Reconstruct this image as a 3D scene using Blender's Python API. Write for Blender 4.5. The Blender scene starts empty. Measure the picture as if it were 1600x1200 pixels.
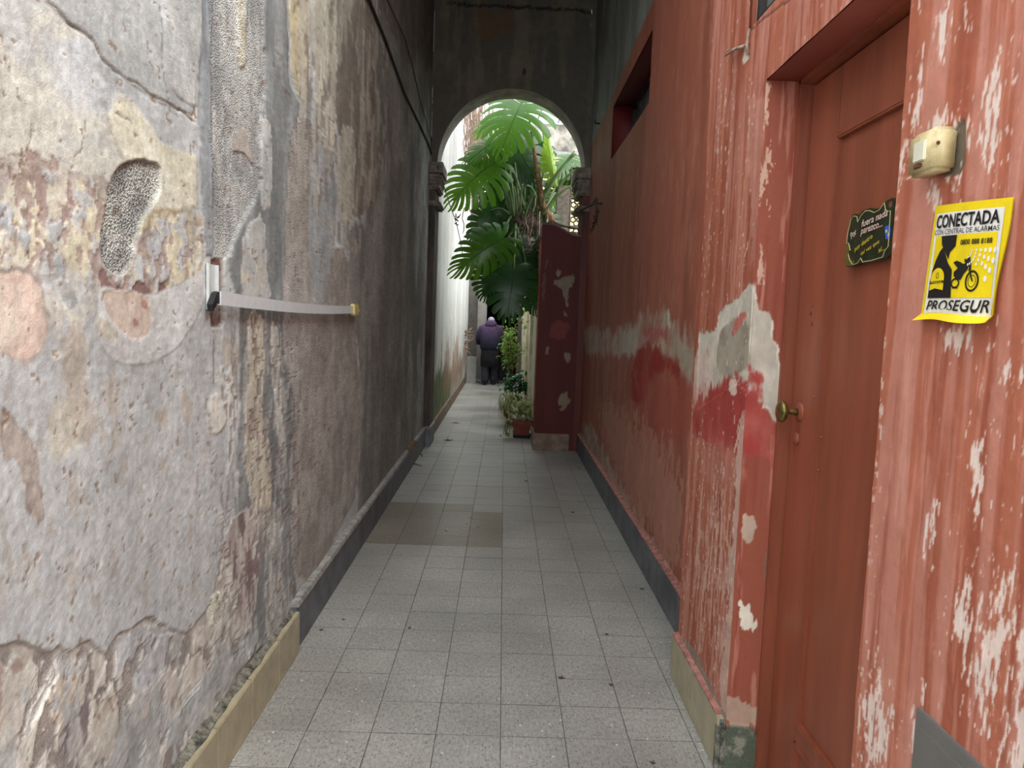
import bpy, bmesh, math, random
import numpy as np
from mathutils import Vector, Matrix

# ------------------------------------------------------------------ camera, sky, exposure
SC = bpy.context.scene
COL = SC.collection
F_PX, ROLL, VP, EYE = 1150.0, 0.0345, (788, 500), 1.5      # focal length in px, roll, vanishing point, eye height

def cam_axes():
    y = np.array([VP[0]-800, 600-VP[1], F_PX], float); y /= np.linalg.norm(y)
    a = np.array([math.sin(ROLL), math.cos(ROLL), 0.0])
    z = a-y*(a@y); z /= np.linalg.norm(z)
    x = np.cross(y, z)
    if x[0] < 0: x = -x
    return np.array([x, y, z])
CM = cam_axes()
cam = bpy.data.objects.new('camera', bpy.data.cameras.new('camera'))
COL.objects.link(cam)
cam.data.sensor_width = 36.0; cam.data.lens = F_PX*36/1600
cam.data.clip_start = .02; cam.data.clip_end = 300
r_, u_, f_ = CM[:, 0], CM[:, 1], CM[:, 2]
cam.matrix_world = Matrix(((r_[0], u_[0], -f_[0], 0), (r_[1], u_[1], -f_[1], 0), (r_[2], u_[2], -f_[2], EYE), (0, 0, 0, 1)))
SC.camera = cam

W = bpy.data.worlds.new('overcast_sky'); SC.world = W; W.use_nodes = True
wn, wl = W.node_tree.nodes, W.node_tree.links
wn.clear()
wo = wn.new('ShaderNodeOutputWorld'); bg = wn.new('ShaderNodeBackground')
tc = wn.new('ShaderNodeTexCoord'); nz = wn.new('ShaderNodeTexNoise'); cr = wn.new('ShaderNodeValToRGB')
nz.inputs['Scale'].default_value = 2.2; nz.inputs['Detail'].default_value = 5
cr.color_ramp.elements[0].position = .3; cr.color_ramp.elements[0].color = (.82, .91, 1, 1)
cr.color_ramp.elements[1].position = .7; cr.color_ramp.elements[1].color = (1, 1, 1, 1)
wl.new(tc.outputs['Generated'], nz.inputs['Vector']); wl.new(nz.outputs['Fac'], cr.inputs['Fac'])
wl.new(cr.outputs['Color'], bg.inputs['Color']); wl.new(bg.outputs[0], wo.inputs['Surface'])
bg.inputs['Strength'].default_value = 1.0
sun = bpy.data.objects.new('sun', bpy.data.lights.new('sun', 'SUN'))       # weak sun, very soft behind the cloud
COL.objects.link(sun); sun.data.energy = .6; sun.data.angle = math.radians(40); sun.data.color = (1, .97, .9)
sun.rotation_euler = (math.radians(20), math.radians(32), 0)
VS = SC.view_settings
VS.view_transform = 'Standard'; VS.look = 'None'; VS.gamma = 1; VS.use_curve_mapping = False
VS.exposure = 1.9
ROOF_Y = 3.4                                                # the passage is roofed from here to the arch

# ------------------------------------------------------------------ survey helpers
def on(px, py, axis, val):
    """world point where the sight line of a photo pixel meets the plane axis = val"""
    v = CM @ np.array([px-800, 600-py, F_PX])
    o = np.array([0, 0, EYE]); t = (val-o[axis])/v[axis]
    return o+t*v
def P(px, py, Y): return Vector(on(px, py, 1, Y))

# ------------------------------------------------------------------ noise
RT = np.random.RandomState(7).rand(256, 256)
def vn(x, y, s=0):
    x = x+s*17.31; y = y+s*9.77
    xi = np.floor(x).astype(int); yi = np.floor(y).astype(int)
    fx = x-xi; fy = y-yi
    fx = fx*fx*(3-2*fx); fy = fy*fy*(3-2*fy)
    a = RT[xi & 255, yi & 255]; b = RT[(xi+1) & 255, yi & 255]; c = RT[xi & 255, (yi+1) & 255]; d = RT[(xi+1) & 255, (yi+1) & 255]
    return (a*(1-fx)+b*fx)*(1-fy)+(c*(1-fx)+d*fx)*fy
def fbm(x, y, o=4, s=0):
    t = 0; amp = .5; n = 0
    for i in range(o):
        cs, sn = math.cos(.6+i*1.1), math.sin(.6+i*1.1)          # turn each octave so that no lattice shows
        t = t+amp*vn((x*cs-y*sn)*2**i, (x*sn+y*cs)*2**i, s+i*3); n += amp; amp *= .55
    return t/n
def sst(a, b, x):
    t = np.clip((x-a)/(b-a+1e-9), 0, 1); return t*t*(3-2*t)
def lin(c):
    c = np.asarray(c, float)/255.
    return np.where(c <= .04045, c/12.92, ((c+.055)/1.055)**2.4)
def L4(c): return tuple(float(v) for v in lin(c))+(1,)

# ------------------------------------------------------------------ materials
def new_mat(name):
    m = bpy.data.materials.new(name); m.use_nodes = True
    nt = m.node_tree; return m, nt, nt.nodes['Principled BSDF']
def mat(name, c, rough=.7, metal=0, var=.12, scale=8, bump=.15, bscale=60, c2=None, stretch=(1, 1, 1), spec=.5, thr=(.35, .65)):
    """plain procedural material: two tones mixed by noise plus a fine bump, in world space"""
    m, nt, b = new_mat(name); N, K = nt.nodes, nt.links
    g = N.new('ShaderNodeNewGeometry'); mp = N.new('ShaderNodeMapping'); K.new(g.outputs['Position'], mp.inputs['Vector'])
    mp.inputs['Scale'].default_value = stretch
    n = N.new('ShaderNodeTexNoise'); n.inputs['Scale'].default_value = scale; n.inputs['Detail'].default_value = 6; n.inputs['Roughness'].default_value = .65
    K.new(mp.outputs[0], n.inputs['Vector'])
    r = N.new('ShaderNodeValToRGB'); K.new(n.outputs['Fac'], r.inputs['Fac'])
    c = np.array(c, float)
    r.color_ramp.elements[0].position = thr[0]; r.color_ramp.elements[1].position = thr[1]
    r.color_ramp.elements[0].color = L4(np.clip(c*(1-var), 0, 255)); r.color_ramp.elements[1].color = L4(np.clip(c*(1+var), 0, 255) if c2 is None else c2)
    K.new(r.outputs['Color'], b.inputs['Base Color'])
    b.inputs['Roughness'].default_value = rough; b.inputs['Metallic'].default_value = metal
    b.inputs['Specular IOR Level'].default_value = spec
    if bump:
        n2 = N.new('ShaderNodeTexNoise'); n2.inputs['Scale'].default_value = bscale; n2.inputs['Detail'].default_value = 4
        K.new(mp.outputs[0], n2.inputs['Vector'])
        bp = N.new('ShaderNodeBump'); bp.inputs['Strength'].default_value = bump; bp.inputs['Distance'].default_value = .01
        K.new(n2.outputs['Fac'], bp.inputs['Height']); K.new(bp.outputs[0], b.inputs['Normal'])
    return m
def painted_mat(name, rough=.88, fine=.10, bump=.5):
    """colour from the painted vertex layers, fine grain and pebble relief from nodes"""
    m, nt, b = new_mat(name); N, K = nt.nodes, nt.links
    g = N.new('ShaderNodeNewGeometry')
    at = N.new('ShaderNodeAttribute'); at.attribute_name = 'Col'
    pb = N.new('ShaderNodeAttribute'); pb.attribute_name = 'peb'
    n = N.new('ShaderNodeTexNoise'); n.inputs['Scale'].default_value = 55; n.inputs['Detail'].default_value = 7; n.inputs['Roughness'].default_value = .7
    K.new(g.outputs['Position'], n.inputs['Vector'])
    v = N.new('ShaderNodeTexVoronoi'); v.inputs['Scale'].default_value = 185; K.new(g.outputs['Position'], v.inputs['Vector'])
    def mth(op, a, b2=None, clamp=False):
        q = N.new('ShaderNodeMath'); q.operation = op; q.use_clamp = clamp
        for i, w in enumerate((a, b2)):
            if w is None: continue
            if isinstance(w, (int, float)): q.inputs[i].default_value = w
            else: K.new(w, q.inputs[i])
        return q.outputs[0]
    n3 = N.new('ShaderNodeTexNoise'); n3.inputs['Scale'].default_value = 240; n3.inputs['Detail'].default_value = 3; K.new(g.outputs['Position'], n3.inputs['Vector'])
    grain = mth('ADD', mth('ADD', mth('MULTIPLY', mth('SUBTRACT', n.outputs['Fac'], .5), fine*5), mth('MULTIPLY', mth('SUBTRACT', n3.outputs['Fac'], .5), fine*3)), 1.0)
    vd = mth('MINIMUM', v.outputs['Distance'], .8)
    peb = mth('MULTIPLY', pb.outputs['Fac'], mth('SUBTRACT', .42, vd))          # pebbles light, gaps darker
    tot = mth('ADD', grain, mth('MULTIPLY', peb, 1.1))
    mx = N.new('ShaderNodeVectorMath'); mx.operation = 'SCALE'
    K.new(at.outputs['Color'], mx.inputs[0]); K.new(tot, mx.inputs['Scale'])
    K.new(mx.outputs[0], b.inputs['Base Color'])
    hgt = mth('ADD', mth('MULTIPLY', mth('ADD', n.outputs['Fac'], mth('MULTIPLY', n3.outputs['Fac'], .4)), .5), mth('MULTIPLY', mth('MULTIPLY', pb.outputs['Fac'], vd), -1.3))
    bp = N.new('ShaderNodeBump'); bp.inputs['Strength'].default_value = bump; bp.inputs['Distance'].default_value = .005
    K.new(hgt, bp.inputs['Height']); K.new(bp.outputs[0], b.inputs['Normal'])
    b.inputs['Roughness'].default_value = rough; b.inputs['Specular IOR Level'].default_value = .35
    return m
def leaf_mat(name, c, c2, trans=.45, rough=.4, scale=6, tcol=None):
    m, nt, b = new_mat(name); N, K = nt.nodes, nt.links
    out = [q for q in N if q.type == 'OUTPUT_MATERIAL'][0]
    oi = N.new('ShaderNodeObjectInfo'); g = N.new('ShaderNodeNewGeometry')
    n = N.new('ShaderNodeTexNoise'); n.inputs['Scale'].default_value = scale; K.new(g.outputs['Position'], n.inputs['Vector'])
    ad = N.new('ShaderNodeMath'); ad.operation = 'MULTIPLY_ADD'; ad.inputs[1].default_value = .35
    K.new(oi.outputs['Random'], ad.inputs[0]); K.new(n.outputs['Fac'], ad.inputs[2])
    r = N.new('ShaderNodeValToRGB'); r.color_ramp.elements[0].position = .4; r.color_ramp.elements[1].position = .95
    r.color_ramp.elements[0].color = L4(c); r.color_ramp.elements[1].color = L4(c2)
    K.new(ad.outputs[0], r.inputs['Fac']); K.new(r.outputs['Color'], b.inputs['Base Color'])
    b.inputs['Roughness'].default_value = rough
    t = N.new('ShaderNodeBsdfTranslucent'); t.inputs['Color'].default_value = L4(tcol or c2)
    mx = N.new('ShaderNodeMixShader'); mx.inputs[0].default_value = trans
    K.new(b.outputs[0], mx.inputs[1]); K.new(t.outputs[0], mx.inputs[2]); K.new(mx.outputs[0], out.inputs['Surface'])
    return m

M = {}
M['wall'] = painted_mat('weathered_plaster', .9, .10, .7)
M['redwall'] = painted_mat('worn_red_paint', .62, .05, .35)
M['plaster'] = mat('grey_render', (96, 92, 86), .95, var=.22, scale=3, bump=.3, bscale=40)
M['ceil'] = mat('ceiling_render', (88, 84, 80), .95, var=.2, scale=2)
M['slate'] = mat('slate_skirting', (92, 94, 100), .5, var=.22, scale=5, stretch=(1, 1, 1), bump=.12, bscale=30)
M['lip'] = mat('cement_ledge', (150, 148, 142), .9, var=.18, scale=25, bump=.6, bscale=90)
M['redlip'] = mat('pink_ledge', (160, 112, 102), .85, var=.22, scale=25, bump=.5, bscale=90)
M['beige'] = mat('beige_skirting_tile', (170, 160, 132), .42, var=.07, scale=12, bump=.05)
M['brownbase'] = mat('brown_skirting', (120, 100, 84), .7, var=.18, scale=10)
M['grout'] = mat('grout', (116, 114, 109), .95, var=.2, scale=20)
M['soil'] = mat('soil', (58, 46, 36), 1, var=.3, scale=20, bump=.8)
M['door'] = mat('red_door_paint', (138, 74, 52), .45, var=.10, scale=7, stretch=(1, 1, .12), bump=.10, bscale=90)
M['doordark'] = mat('door_gap', (26, 14, 12), .9)
M['white_steel'] = mat('white_enamelled_steel', (205, 210, 208), .4, var=.05, scale=20, bump=.03)
M['steel'] = mat('brushed_steel', (226, 232, 234), .35, metal=.1, var=.03, scale=30, bump=.02)
M['ycap'] = mat('yellowed_plastic', (206, 190, 124), .5, var=.08, scale=40, bump=.05)
M['rust'] = mat('rust_brown', (98, 58, 46), .9, var=.3, scale=60, bump=.6, bscale=150)
M['black'] = mat('black_rubber', (26, 25, 27), .6, var=.1)
M['brass'] = mat('old_brass', (118, 108, 62), .38, metal=.85, var=.25, scale=60, bump=.1)
M['iron'] = mat('dark_iron', (52, 46, 46), .6, metal=.4, var=.2)
M['stone'] = mat('mossy_cement', (96, 100, 84), .95, var=.45, scale=30, bump=.8, bscale=80, c2=(150, 146, 132))
M['greypaint'] = mat('grey_enamel', (104, 102, 98), .45, var=.05, scale=8, bump=.03)
M['cream_plastic'] = mat('cream_bakelite', (206, 184, 130), .42, var=.07, scale=40, bump=.04, c2=(220, 204, 156))
M['signyellow'] = mat('sign_yellow', (240, 212, 20), .4, var=.04, scale=20, bump=.03)
M['signwhite'] = mat('sign_white', (236, 234, 226), .4, var=.03, scale=20, bump=.03)
M['signblack'] = mat('sign_black', (28, 26, 26), .4, var=.04, bump=0)
M['plaquegreen'] = mat('plaque_green', (34, 44, 26), .35, var=.25, scale=30, bump=.08)
M['plaqueolive'] = mat('plaque_olive', (92, 90, 38), .4, var=.2, scale=30, bump=.08)
M['creamline'] = mat('plaque_cream_line', (200, 190, 130), .5, var=.08, bump=0)
M['pinkwhite'] = mat('plaque_pink_white', (226, 196, 188), .5, var=.05, bump=0)
M['plaqueyellow'] = mat('plaque_yellow', (206, 182, 60), .5, var=.08, bump=0)
M['blue'] = mat('plaque_blue', (52, 96, 190), .5, var=.1, bump=0)
M['terracotta'] = mat('terracotta', (118, 56, 40), .7, var=.12, scale=12)
M['bark'] = mat('brown_bark', (112, 84, 58), .9, var=.3, scale=30, bump=.6)
M['twig'] = mat('dry_twig', (150, 128, 112), .9, var=.25, scale=30, bump=.2)
M['darktwig'] = mat('dark_twig', (78, 62, 52), .9, var=.25, scale=30, bump=.2)
M['stem'] = leaf_mat('green_petiole', (70, 92, 52), (122, 142, 92), .1, .5)
M['monstera'] = leaf_mat('monstera_leaf', (18, 52, 18), (60, 112, 34), .36, .30, tcol=(130, 190, 40))
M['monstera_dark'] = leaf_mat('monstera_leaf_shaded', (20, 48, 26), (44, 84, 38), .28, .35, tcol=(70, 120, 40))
M['youngleaf'] = leaf_mat('young_leaf', (150, 180, 74), (190, 214, 110), .45, .4, tcol=(190, 220, 90))
M['shrubleaf'] = leaf_mat('shrub_leaf', (92, 130, 50), (150, 186, 84), .35, .4)
M['gloss'] = leaf_mat('glossy_leaf', (22, 62, 28), (52, 104, 46), .15, .25)
M['varieg'] = leaf_mat('variegated_leaf', (86, 108, 54), (196, 200, 140), .25, .45, scale=60)
M['deadleaf'] = mat('dead_leaf', (84, 62, 46), .9, var=.3, scale=60)
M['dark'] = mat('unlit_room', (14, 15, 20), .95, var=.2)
M['greywall2'] = mat('grey_painted_door_leaf', (134, 132, 126), .6, var=.06)
M['concrete'] = mat('stained_parapet', (150, 144, 132), .95, var=.35, scale=2.5, bump=.4, c2=(190, 184, 170))
M['yellowwall'] = mat('pale_yellow_wall', (226, 214, 150), .9, var=.08, scale=2)
M['roof'] = mat('pale_corrugated_roof', (206, 214, 216), .5, var=.05)
M['breeze'] = mat('breeze_block', (112, 104, 92), .95, var=.2, scale=20, bump=.4)
M['capital'] = mat('capital_render', (120, 112, 100), .95, var=.25, scale=14, bump=.5, bscale=60)

# ------------------------------------------------------------------ mesh builder
def link(o, parent=None):
    COL.objects.link(o)
    if parent is not None: o.parent = parent
    return o
def tag(o, label=None, cat=None, group=None, kind=None):
    for k, v in (('label', label), ('category', cat), ('group', group), ('kind', kind)):
        if v: o[k] = v
    return o
ROOTLOC = {}
def wloc(o):
    v = Vector((0, 0, 0))
    while o is not None: v += ROOTLOC.get(o.name, Vector((0, 0, 0))); o = o.parent
    return v
def empty(name, loc, label=None, cat=None, group=None, kind=None):
    o = bpy.data.objects.new(name, None); o.empty_display_size = .05
    o.location = loc; link(o); ROOTLOC[o.name] = Vector(loc)
    return tag(o, label, cat, group, kind)
class MB:
    """collects pieces given in world coordinates and links them as one mesh object"""
    def __init__(s): s.v = []; s.f = []; s.mi = []; s.m = 0
    def add(s, vs, fs):
        b = len(s.v); s.v += [tuple(v) for v in vs]; s.f += [tuple(b+i for i in f) for f in fs]; s.mi += [s.m]*len(fs); return s
    def box(s, a, b, bev=0):
        x0, y0, z0 = [min(p, q) for p, q in zip(a, b)]; x1, y1, z1 = [max(p, q) for p, q in zip(a, b)]
        if bev:
            bm = bmesh.new(); bmesh.ops.create_cube(bm, size=1)
            for v in bm.verts: v.co = Vector(((x0+x1)/2+v.co.x*(x1-x0), (y0+y1)/2+v.co.y*(y1-y0), (z0+z1)/2+v.co.z*(z1-z0)))
            bmesh.ops.bevel(bm, geom=bm.edges[:], offset=bev, segments=2, affect='EDGES')
            bm.verts.index_update()
            s.add([v.co[:] for v in bm.verts], [[v.index for v in f.verts] for f in bm.faces]); bm.free(); return s
        return s.add([(x0, y0, z0), (x1, y0, z0), (x1, y1, z0), (x0, y1, z0), (x0, y0, z1), (x1, y0, z1), (x1, y1, z1), (x0, y1, z1)],
                     [(0, 3, 2, 1), (4, 5, 6, 7), (0, 1, 5, 4), (1, 2, 6, 5), (2, 3, 7, 6), (3, 0, 4, 7)])
    def tube(s, pts, rad, n=6, caps=True):
        pts = [Vector(p) for p in pts]; k = len(pts)
        if not hasattr(rad, '__len__'): rad = [rad]*k
        up = Vector((0, 0, 1)); vs = []; prev = None
        for i, p in enumerate(pts):
            d = (pts[min(i+1, k-1)]-pts[max(i-1, 0)]).normalized()
            if prev is None:
                a = d.cross(up) if abs(d.dot(up)) < .95 else d.cross(Vector((1, 0, 0)))
            else: a = prev-d*prev.dot(d)
            a.normalize(); prev = a; b = d.cross(a)
            for j in range(n):
                t = 2*math.pi*j/n; vs.append(p+(a*math.cos(t)+b*math.sin(t))*rad[i])
        fs = [(i*n+j, i*n+(j+1) % n, (i+1)*n+(j+1) % n, (i+1)*n+j) for i in range(k-1) for j in range(n)]
        if caps: fs += [tuple(range(n))[::-1], tuple(range((k-1)*n, k*n))]
        return s.add(vs, fs)
    def prism(s, poly, axis, a, b):
        """polygon in the two other axes extruded along axis from a to b"""
        def mk(p, t):
            q = [p[0], p[1]]; q.insert(axis, t); return q
        n = len(poly)
        return s.add([mk(p, a) for p in poly]+[mk(p, b) for p in poly],
                     [tuple(range(n)), tuple(range(2*n-1, n-1, -1))]+[(i, i+n, (i+1) % n+n, (i+1) % n) for i in range(n)])
    def lathe(s, c, axis, prof, n=20):
        """prof: list of (distance along axis, radius)"""
        ax = Vector(axis).normalized(); a = ax.orthogonal().normalized(); b = ax.cross(a); c = Vector(c)
        vs = [c+ax*h+(a*math.cos(2*math.pi*j/n)+b*math.sin(2*math.pi*j/n))*r for h, r in prof for j in range(n)]
        k = len(prof)
        fs = [(i*n+j, i*n+(j+1) % n, (i+1)*n+(j+1) % n, (i+1)*n+j) for i in range(k-1) for j in range(n)]
        fs += [tuple(range(n))[::-1], tuple(range((k-1)*n, k*n))]
        return s.add(vs, fs)
    def loft(s, rings, n=20, close=True):
        """rings: (centre, radius x, radius y[, tilt about x])"""
        vs = []
        for r in rings:
            c = Vector(r[0]); tl = r[3] if len(r) > 3 else 0
            for j in range(n):
                t = 2*math.pi*j/n; x = math.cos(t)*r[1]; y = math.sin(t)*r[2]
                vs.append(c+Vector((x, y*math.cos(tl), y*math.sin(tl))))
        k = len(rings)
        fs = [(i*n+j, i*n+(j+1) % n, (i+1)*n+(j+1) % n, (i+1)*n+j) for i in range(k-1) for j in range(n)]
        if close: fs += [tuple(range(n))[::-1], tuple(range((k-1)*n, k*n))]
        return s.add(vs, fs)
    def build(s, name, mats, parent=None, smooth=False, origin=None):
        mats = mats if isinstance(mats, (list, tuple)) else [mats]
        me = bpy.data.meshes.new(name)
        if parent is not None: off = wloc(parent)
        else:
            if origin is None:
                A = np.array(s.v); origin = Vector(((A[:, 0].min()+A[:, 0].max())/2, (A[:, 1].min()+A[:, 1].max())/2, A[:, 2].min()))
            off = Vector(origin)
        me.from_pydata([(v[0]-off.x, v[1]-off.y, v[2]-off.z) for v in s.v], [], s.f)
        for m in mats: me.materials.append(m)
        if len(mats) > 1: me.polygons.foreach_set('material_index', s.mi)
        if smooth: me.polygons.foreach_set('use_smooth', [True]*len(me.polygons))
        bm = bmesh.new(); bm.from_mesh(me); bmesh.ops.recalc_face_normals(bm, faces=bm.faces); bm.to_mesh(me); bm.free()
        o = bpy.data.objects.new(name, me)
        if parent is None: o.location = off; ROOTLOC[o.name] = Vector(off)
        return link(o, parent)

# ------------------------------------------------------------------ painted relief surfaces
def chaikin(p):
    p = np.asarray(p, float); q = np.roll(p, -1, 0)
    return np.stack([p*.78+q*.22, p*.22+q*.78], 1).reshape(-1, 2)
class Paint:
    """a structured grid on the plane axis = val, normal sgn along the axis; layers of plaster and paint
    are added one over another, each with its own outline, colour, thickness and grain"""
    def __init__(s, axis, val, sgn, U, V, base):
        s.axis, s.val, s.sgn = axis, val, sgn
        s.shape = U.shape; s.U = U.ravel(); s.V = V.ravel(); n = s.U.size
        s.c = np.tile(np.array(base, float), (n, 1)); s.h = np.zeros(n); s.p = np.zeros(n); s.k = 0
        s.holes = []
    def uv(s, pts):
        r = []
        for q in pts:
            w = on(q[0], q[1], s.axis, s.val); r.append((w[1-s.axis] if s.axis < 2 else w[0], w[2]))
        return r
    def tint(s, amp, fu, fv, seed=0, o=4, col=None, thr=None):
        n = fbm(s.U*fu, s.V*fv, o, seed)
        if col is None: s.c *= (1+(n-.5)*2*amp)[:, None]
        else:
            w = (sst(thr[0], thr[1], n)*amp)[:, None]; s.c = s.c*(1-w)+np.array(col, float)*w
        return s
    def patch(s, poly, col, h=None, warp=.012, wf=14, edge=.003, col2=None, mf=(9, 9), thr=(.42, .58), peb=None, frag=0, ff=60, rim=None, rimw=.005, a=1, world=False, smooth=True, var=.06, asp=1, dh=None, brk=None):
        s.k += 1; k = s.k
        pl = np.array(poly if world else s.uv(poly)); pl = chaikin(pl) if smooth else pl
        mg = warp*1.2+frag+.02
        I = np.nonzero((s.U > pl[:, 0].min()-mg) & (s.U < pl[:, 0].max()+mg) & (s.V > pl[:, 1].min()-mg) & (s.V < pl[:, 1].max()+mg))[0]
        if not len(I): return s
        u, v = s.U[I], s.V[I]
        x = u+(fbm(u*wf, v*wf*asp, 4, k)-.5)*2*warp; y = v+(fbm(u*wf+31, v*wf*asp+7, 4, k+50)-.5)*2*warp
        d = np.full(len(I), 1e9); ins = np.zeros(len(I), bool); m = len(pl)
        for i in range(m):
            ax, ay = pl[i]; bx, by = pl[(i+1) % m]; ex, ey = bx-ax, by-ay
            L = ex*ex+ey*ey+1e-12
            t = np.clip(((x-ax)*ex+(y-ay)*ey)/L, 0, 1)
            d = np.minimum(d, (x-ax-t*ex)**2+(y-ay-t*ey)**2)
            cnd = ((ay > y) != (by > y)) & (x < (bx-ax)*(y-ay)/((by-ay) if by != ay else 1e-9)+ax)
            ins ^= cnd
        d = np.sqrt(d)*np.where(ins, 1, -1)
        if frag: d = d+(fbm(u*ff, v*ff*.5, 4, k+9)-.5)*2*frag
        w = sst(-edge, edge, d)*a
        if brk is not None: w = w*sst(brk[2], brk[2]+.035, fbm(u*brk[0], v*brk[1], 5, k+31)+np.clip(d, -.1, .04)*.9)
        c = np.tile(np.array(col, float), (len(I), 1))
        if col2 is not None:
            q = sst(thr[0], thr[1], fbm(u*mf[0], v*mf[1], 5, k+20))[:, None]; c = c*(1-q)+np.array(col2, float)*q
        c *= (1+(fbm(u*22, v*16, 4, k+70)-.5)*2*var*1.6)[:, None]
        s.c[I] = s.c[I]*(1-w[:, None])+c*w[:, None]
        if h is not None: s.h[I] = s.h[I]*(1-w)+h*w
        if dh is not None: s.h[I] += dh*w
        if peb is not None: s.p[I] = s.p[I]*(1-w)+peb*w
        if rim is not None:
            w2 = (np.exp(-(d/rimw)**2)*.85*(vn(u*30, v*30, k+5) > .3))[:, None]; s.c[I] = s.c[I]*(1-w2)+np.array(rim, float)*w2
        return s
    def stroke(s, pts, col, **kw):
        """a band; pts = (x, y, width) in photo pixels"""
        l = [(x-w/2, y) for x, y, w in pts]; r = [(x+w/2, y) for x, y, w in pts][::-1]
        return s.patch(l+r, col, **kw)
    def crack(s, pts, col, w=.002, depth=-.003, warp=.008, a=.9):
        s.k += 1; k = s.k
        pl = np.array(s.uv(pts))
        I = np.nonzero((s.U > pl[:, 0].min()-.05) & (s.U < pl[:, 0].max()+.05) & (s.V > pl[:, 1].min()-.05) & (s.V < pl[:, 1].max()+.05))[0]
        if not len(I): return s
        u, v = s.U[I], s.V[I]
        x = u+(fbm(u*25, v*25, 4, k)-.5)*2*warp; y = v+(fbm(u*25+9, v*25, 4, k+3)-.5)*2*warp
        d = np.full(len(I), 1e9)
        for i in range(len(pl)-1):
            ax, ay = pl[i]; ex, ey = pl[i+1]-pl[i]; t = np.clip(((x-ax)*ex+(y-ay)*ey)/(ex*ex+ey*ey+1e-12), 0, 1)
            d = np.minimum(d, (x-ax-t*ex)**2+(y-ay-t*ey)**2)
        w_ = np.exp(-d/(w*w))*a
        s.c[I] = s.c[I]*(1-w_[:, None])+np.array(col, float)*w_[:, None]; s.h[I] += depth*w_
        return s
    def hole(s, u0, u1, v0, v1): s.holes.append((u0, u1, v0, v1)); return s
    def data(s, grain=.0012, lump=.003):
        h = s.h+(fbm(s.U*60, s.V*60, 3, 90)-.5)*2*grain+(fbm(s.U*5, s.V*5, 3, 91)-.5)*2*lump
        w = np.zeros((s.U.size, 3)); o = [0, 1, 2]
        if s.axis == 0: w[:, 0] = s.val+s.sgn*h; w[:, 1] = s.U; w[:, 2] = s.V
        elif s.axis == 1: w[:, 0] = s.U; w[:, 1] = s.val+s.sgn*h; w[:, 2] = s.V
        nu, nv = s.shape
        a = (np.arange(nu-1)[:, None]*nv+np.arange(nv-1)[None, :]).ravel()
        q = np.stack([a, a+nv, a+nv+1, a+1], 1)
        if (s.axis == 0) == (s.sgn > 0): pass
        else: q = q[:, ::-1]
        cu = s.U[q].mean(1); cv = s.V[q].mean(1); keep = np.ones(len(q), bool)
        for (u0, u1, v0, v1) in s.holes: keep &= ~((cu > u0) & (cu < u1) & (cv > v0) & (cv < v1))
        return w, q[keep], np.clip(s.c, 0, 255), s.p
def surf_object(name, paints, m, boxes=(), boxcol=(110, 100, 92), parent=None, lumps=None):
    V, Q, C, Pb = [], [], [], []; b = 0
    for i, p in enumerate(paints):
        w, q, c, pb = p.data(*(lumps[i] if lumps else ()))
        V.append(w); Q.append(q+b); C.append(c); Pb.append(pb); b += len(w)
    for bx in boxes:
        t = MB().box(bx[0], bx[1]); bc = bx[2] if len(bx) > 2 else boxcol
        V.append(np.array(t.v)); Q.append(np.array(t.f)+b); C.append(np.tile(np.array(bc, float), (8, 1))); Pb.append(np.zeros(8)); b += 8
    V = np.concatenate(V); Q = np.concatenate(Q).astype(np.int32); C = np.concatenate(C); Pb = np.concatenate(Pb)
    me = bpy.data.meshes.new(name)
    me.vertices.add(len(V)); me.vertices.foreach_set('co', V.astype(np.float32).ravel())
    me.loops.add(Q.size); me.loops.foreach_set('vertex_index', Q.ravel())
    me.polygons.add(len(Q)); me.polygons.foreach_set('loop_start', np.arange(0, Q.size, 4, dtype=np.int32))
    me.update(calc_edges=True)
    ca = me.color_attributes.new('Col', 'FLOAT_COLOR', 'POINT')
    ca.data.foreach_set('color', np.concatenate([lin(C), np.ones((len(C), 1))], 1).astype(np.float32).ravel())
    pa = me.attributes.new('peb', 'FLOAT', 'POINT'); pa.data.foreach_set('value', Pb.astype(np.float32))
    me.materials.append(m)
    o = bpy.data.objects.new(name, me); link(o, parent)
    if parent is None: tag(o, kind='structure')
    return o
def ygrid(y0, y1, X, px=3.0, must=(), lo=.003, hi=.06):
    out = [y0]; y = y0
    while y < y1:
        y += min(max(px*y*y/(X*F_PX) if y > .3 else hi, lo), hi); out.append(y)
    out[-1] = y1
    return snap(np.array(out), must)
def snap(a, must):
    for m in must:
        i = np.argmin(abs(a-m)); a[i] = m
    return np.unique(a)
def zgrid(z1, fine=.004, zf=2.4, mid=.009, must=()):
    return snap(np.concatenate([np.arange(0, zf, fine), np.arange(zf, z1, mid), [z1]]), must)
def mg(u, v): return np.meshgrid(u, v, indexing='ij')

# ================================================================== SETTING
YA, YB = 8.55, 8.95                 # arch wall, front and back
ZC = 5.3                            # ceiling height
YO, ZO = 2.6, 3.5                   # in front of YO the unseen wall tops are cut lower to let sky light in
XL, XR, XN = -.90, .92, .79         # left wall, right wall beyond the step, right wall near
YS, YJ, YD = 3.04, 2.36, 1.522      # step in the right wall, far and near jamb of the door
ZD = 2.275                          # door head

# ---- left wall
U, V = mg(ygrid(.55, YA, .9, 2.4, must=(YO,)), zgrid(ZC, .0038, 2.5, .010, must=(ZO,)))
A = Paint(0, XL, 1, U, V, (176, 178, 180))
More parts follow.
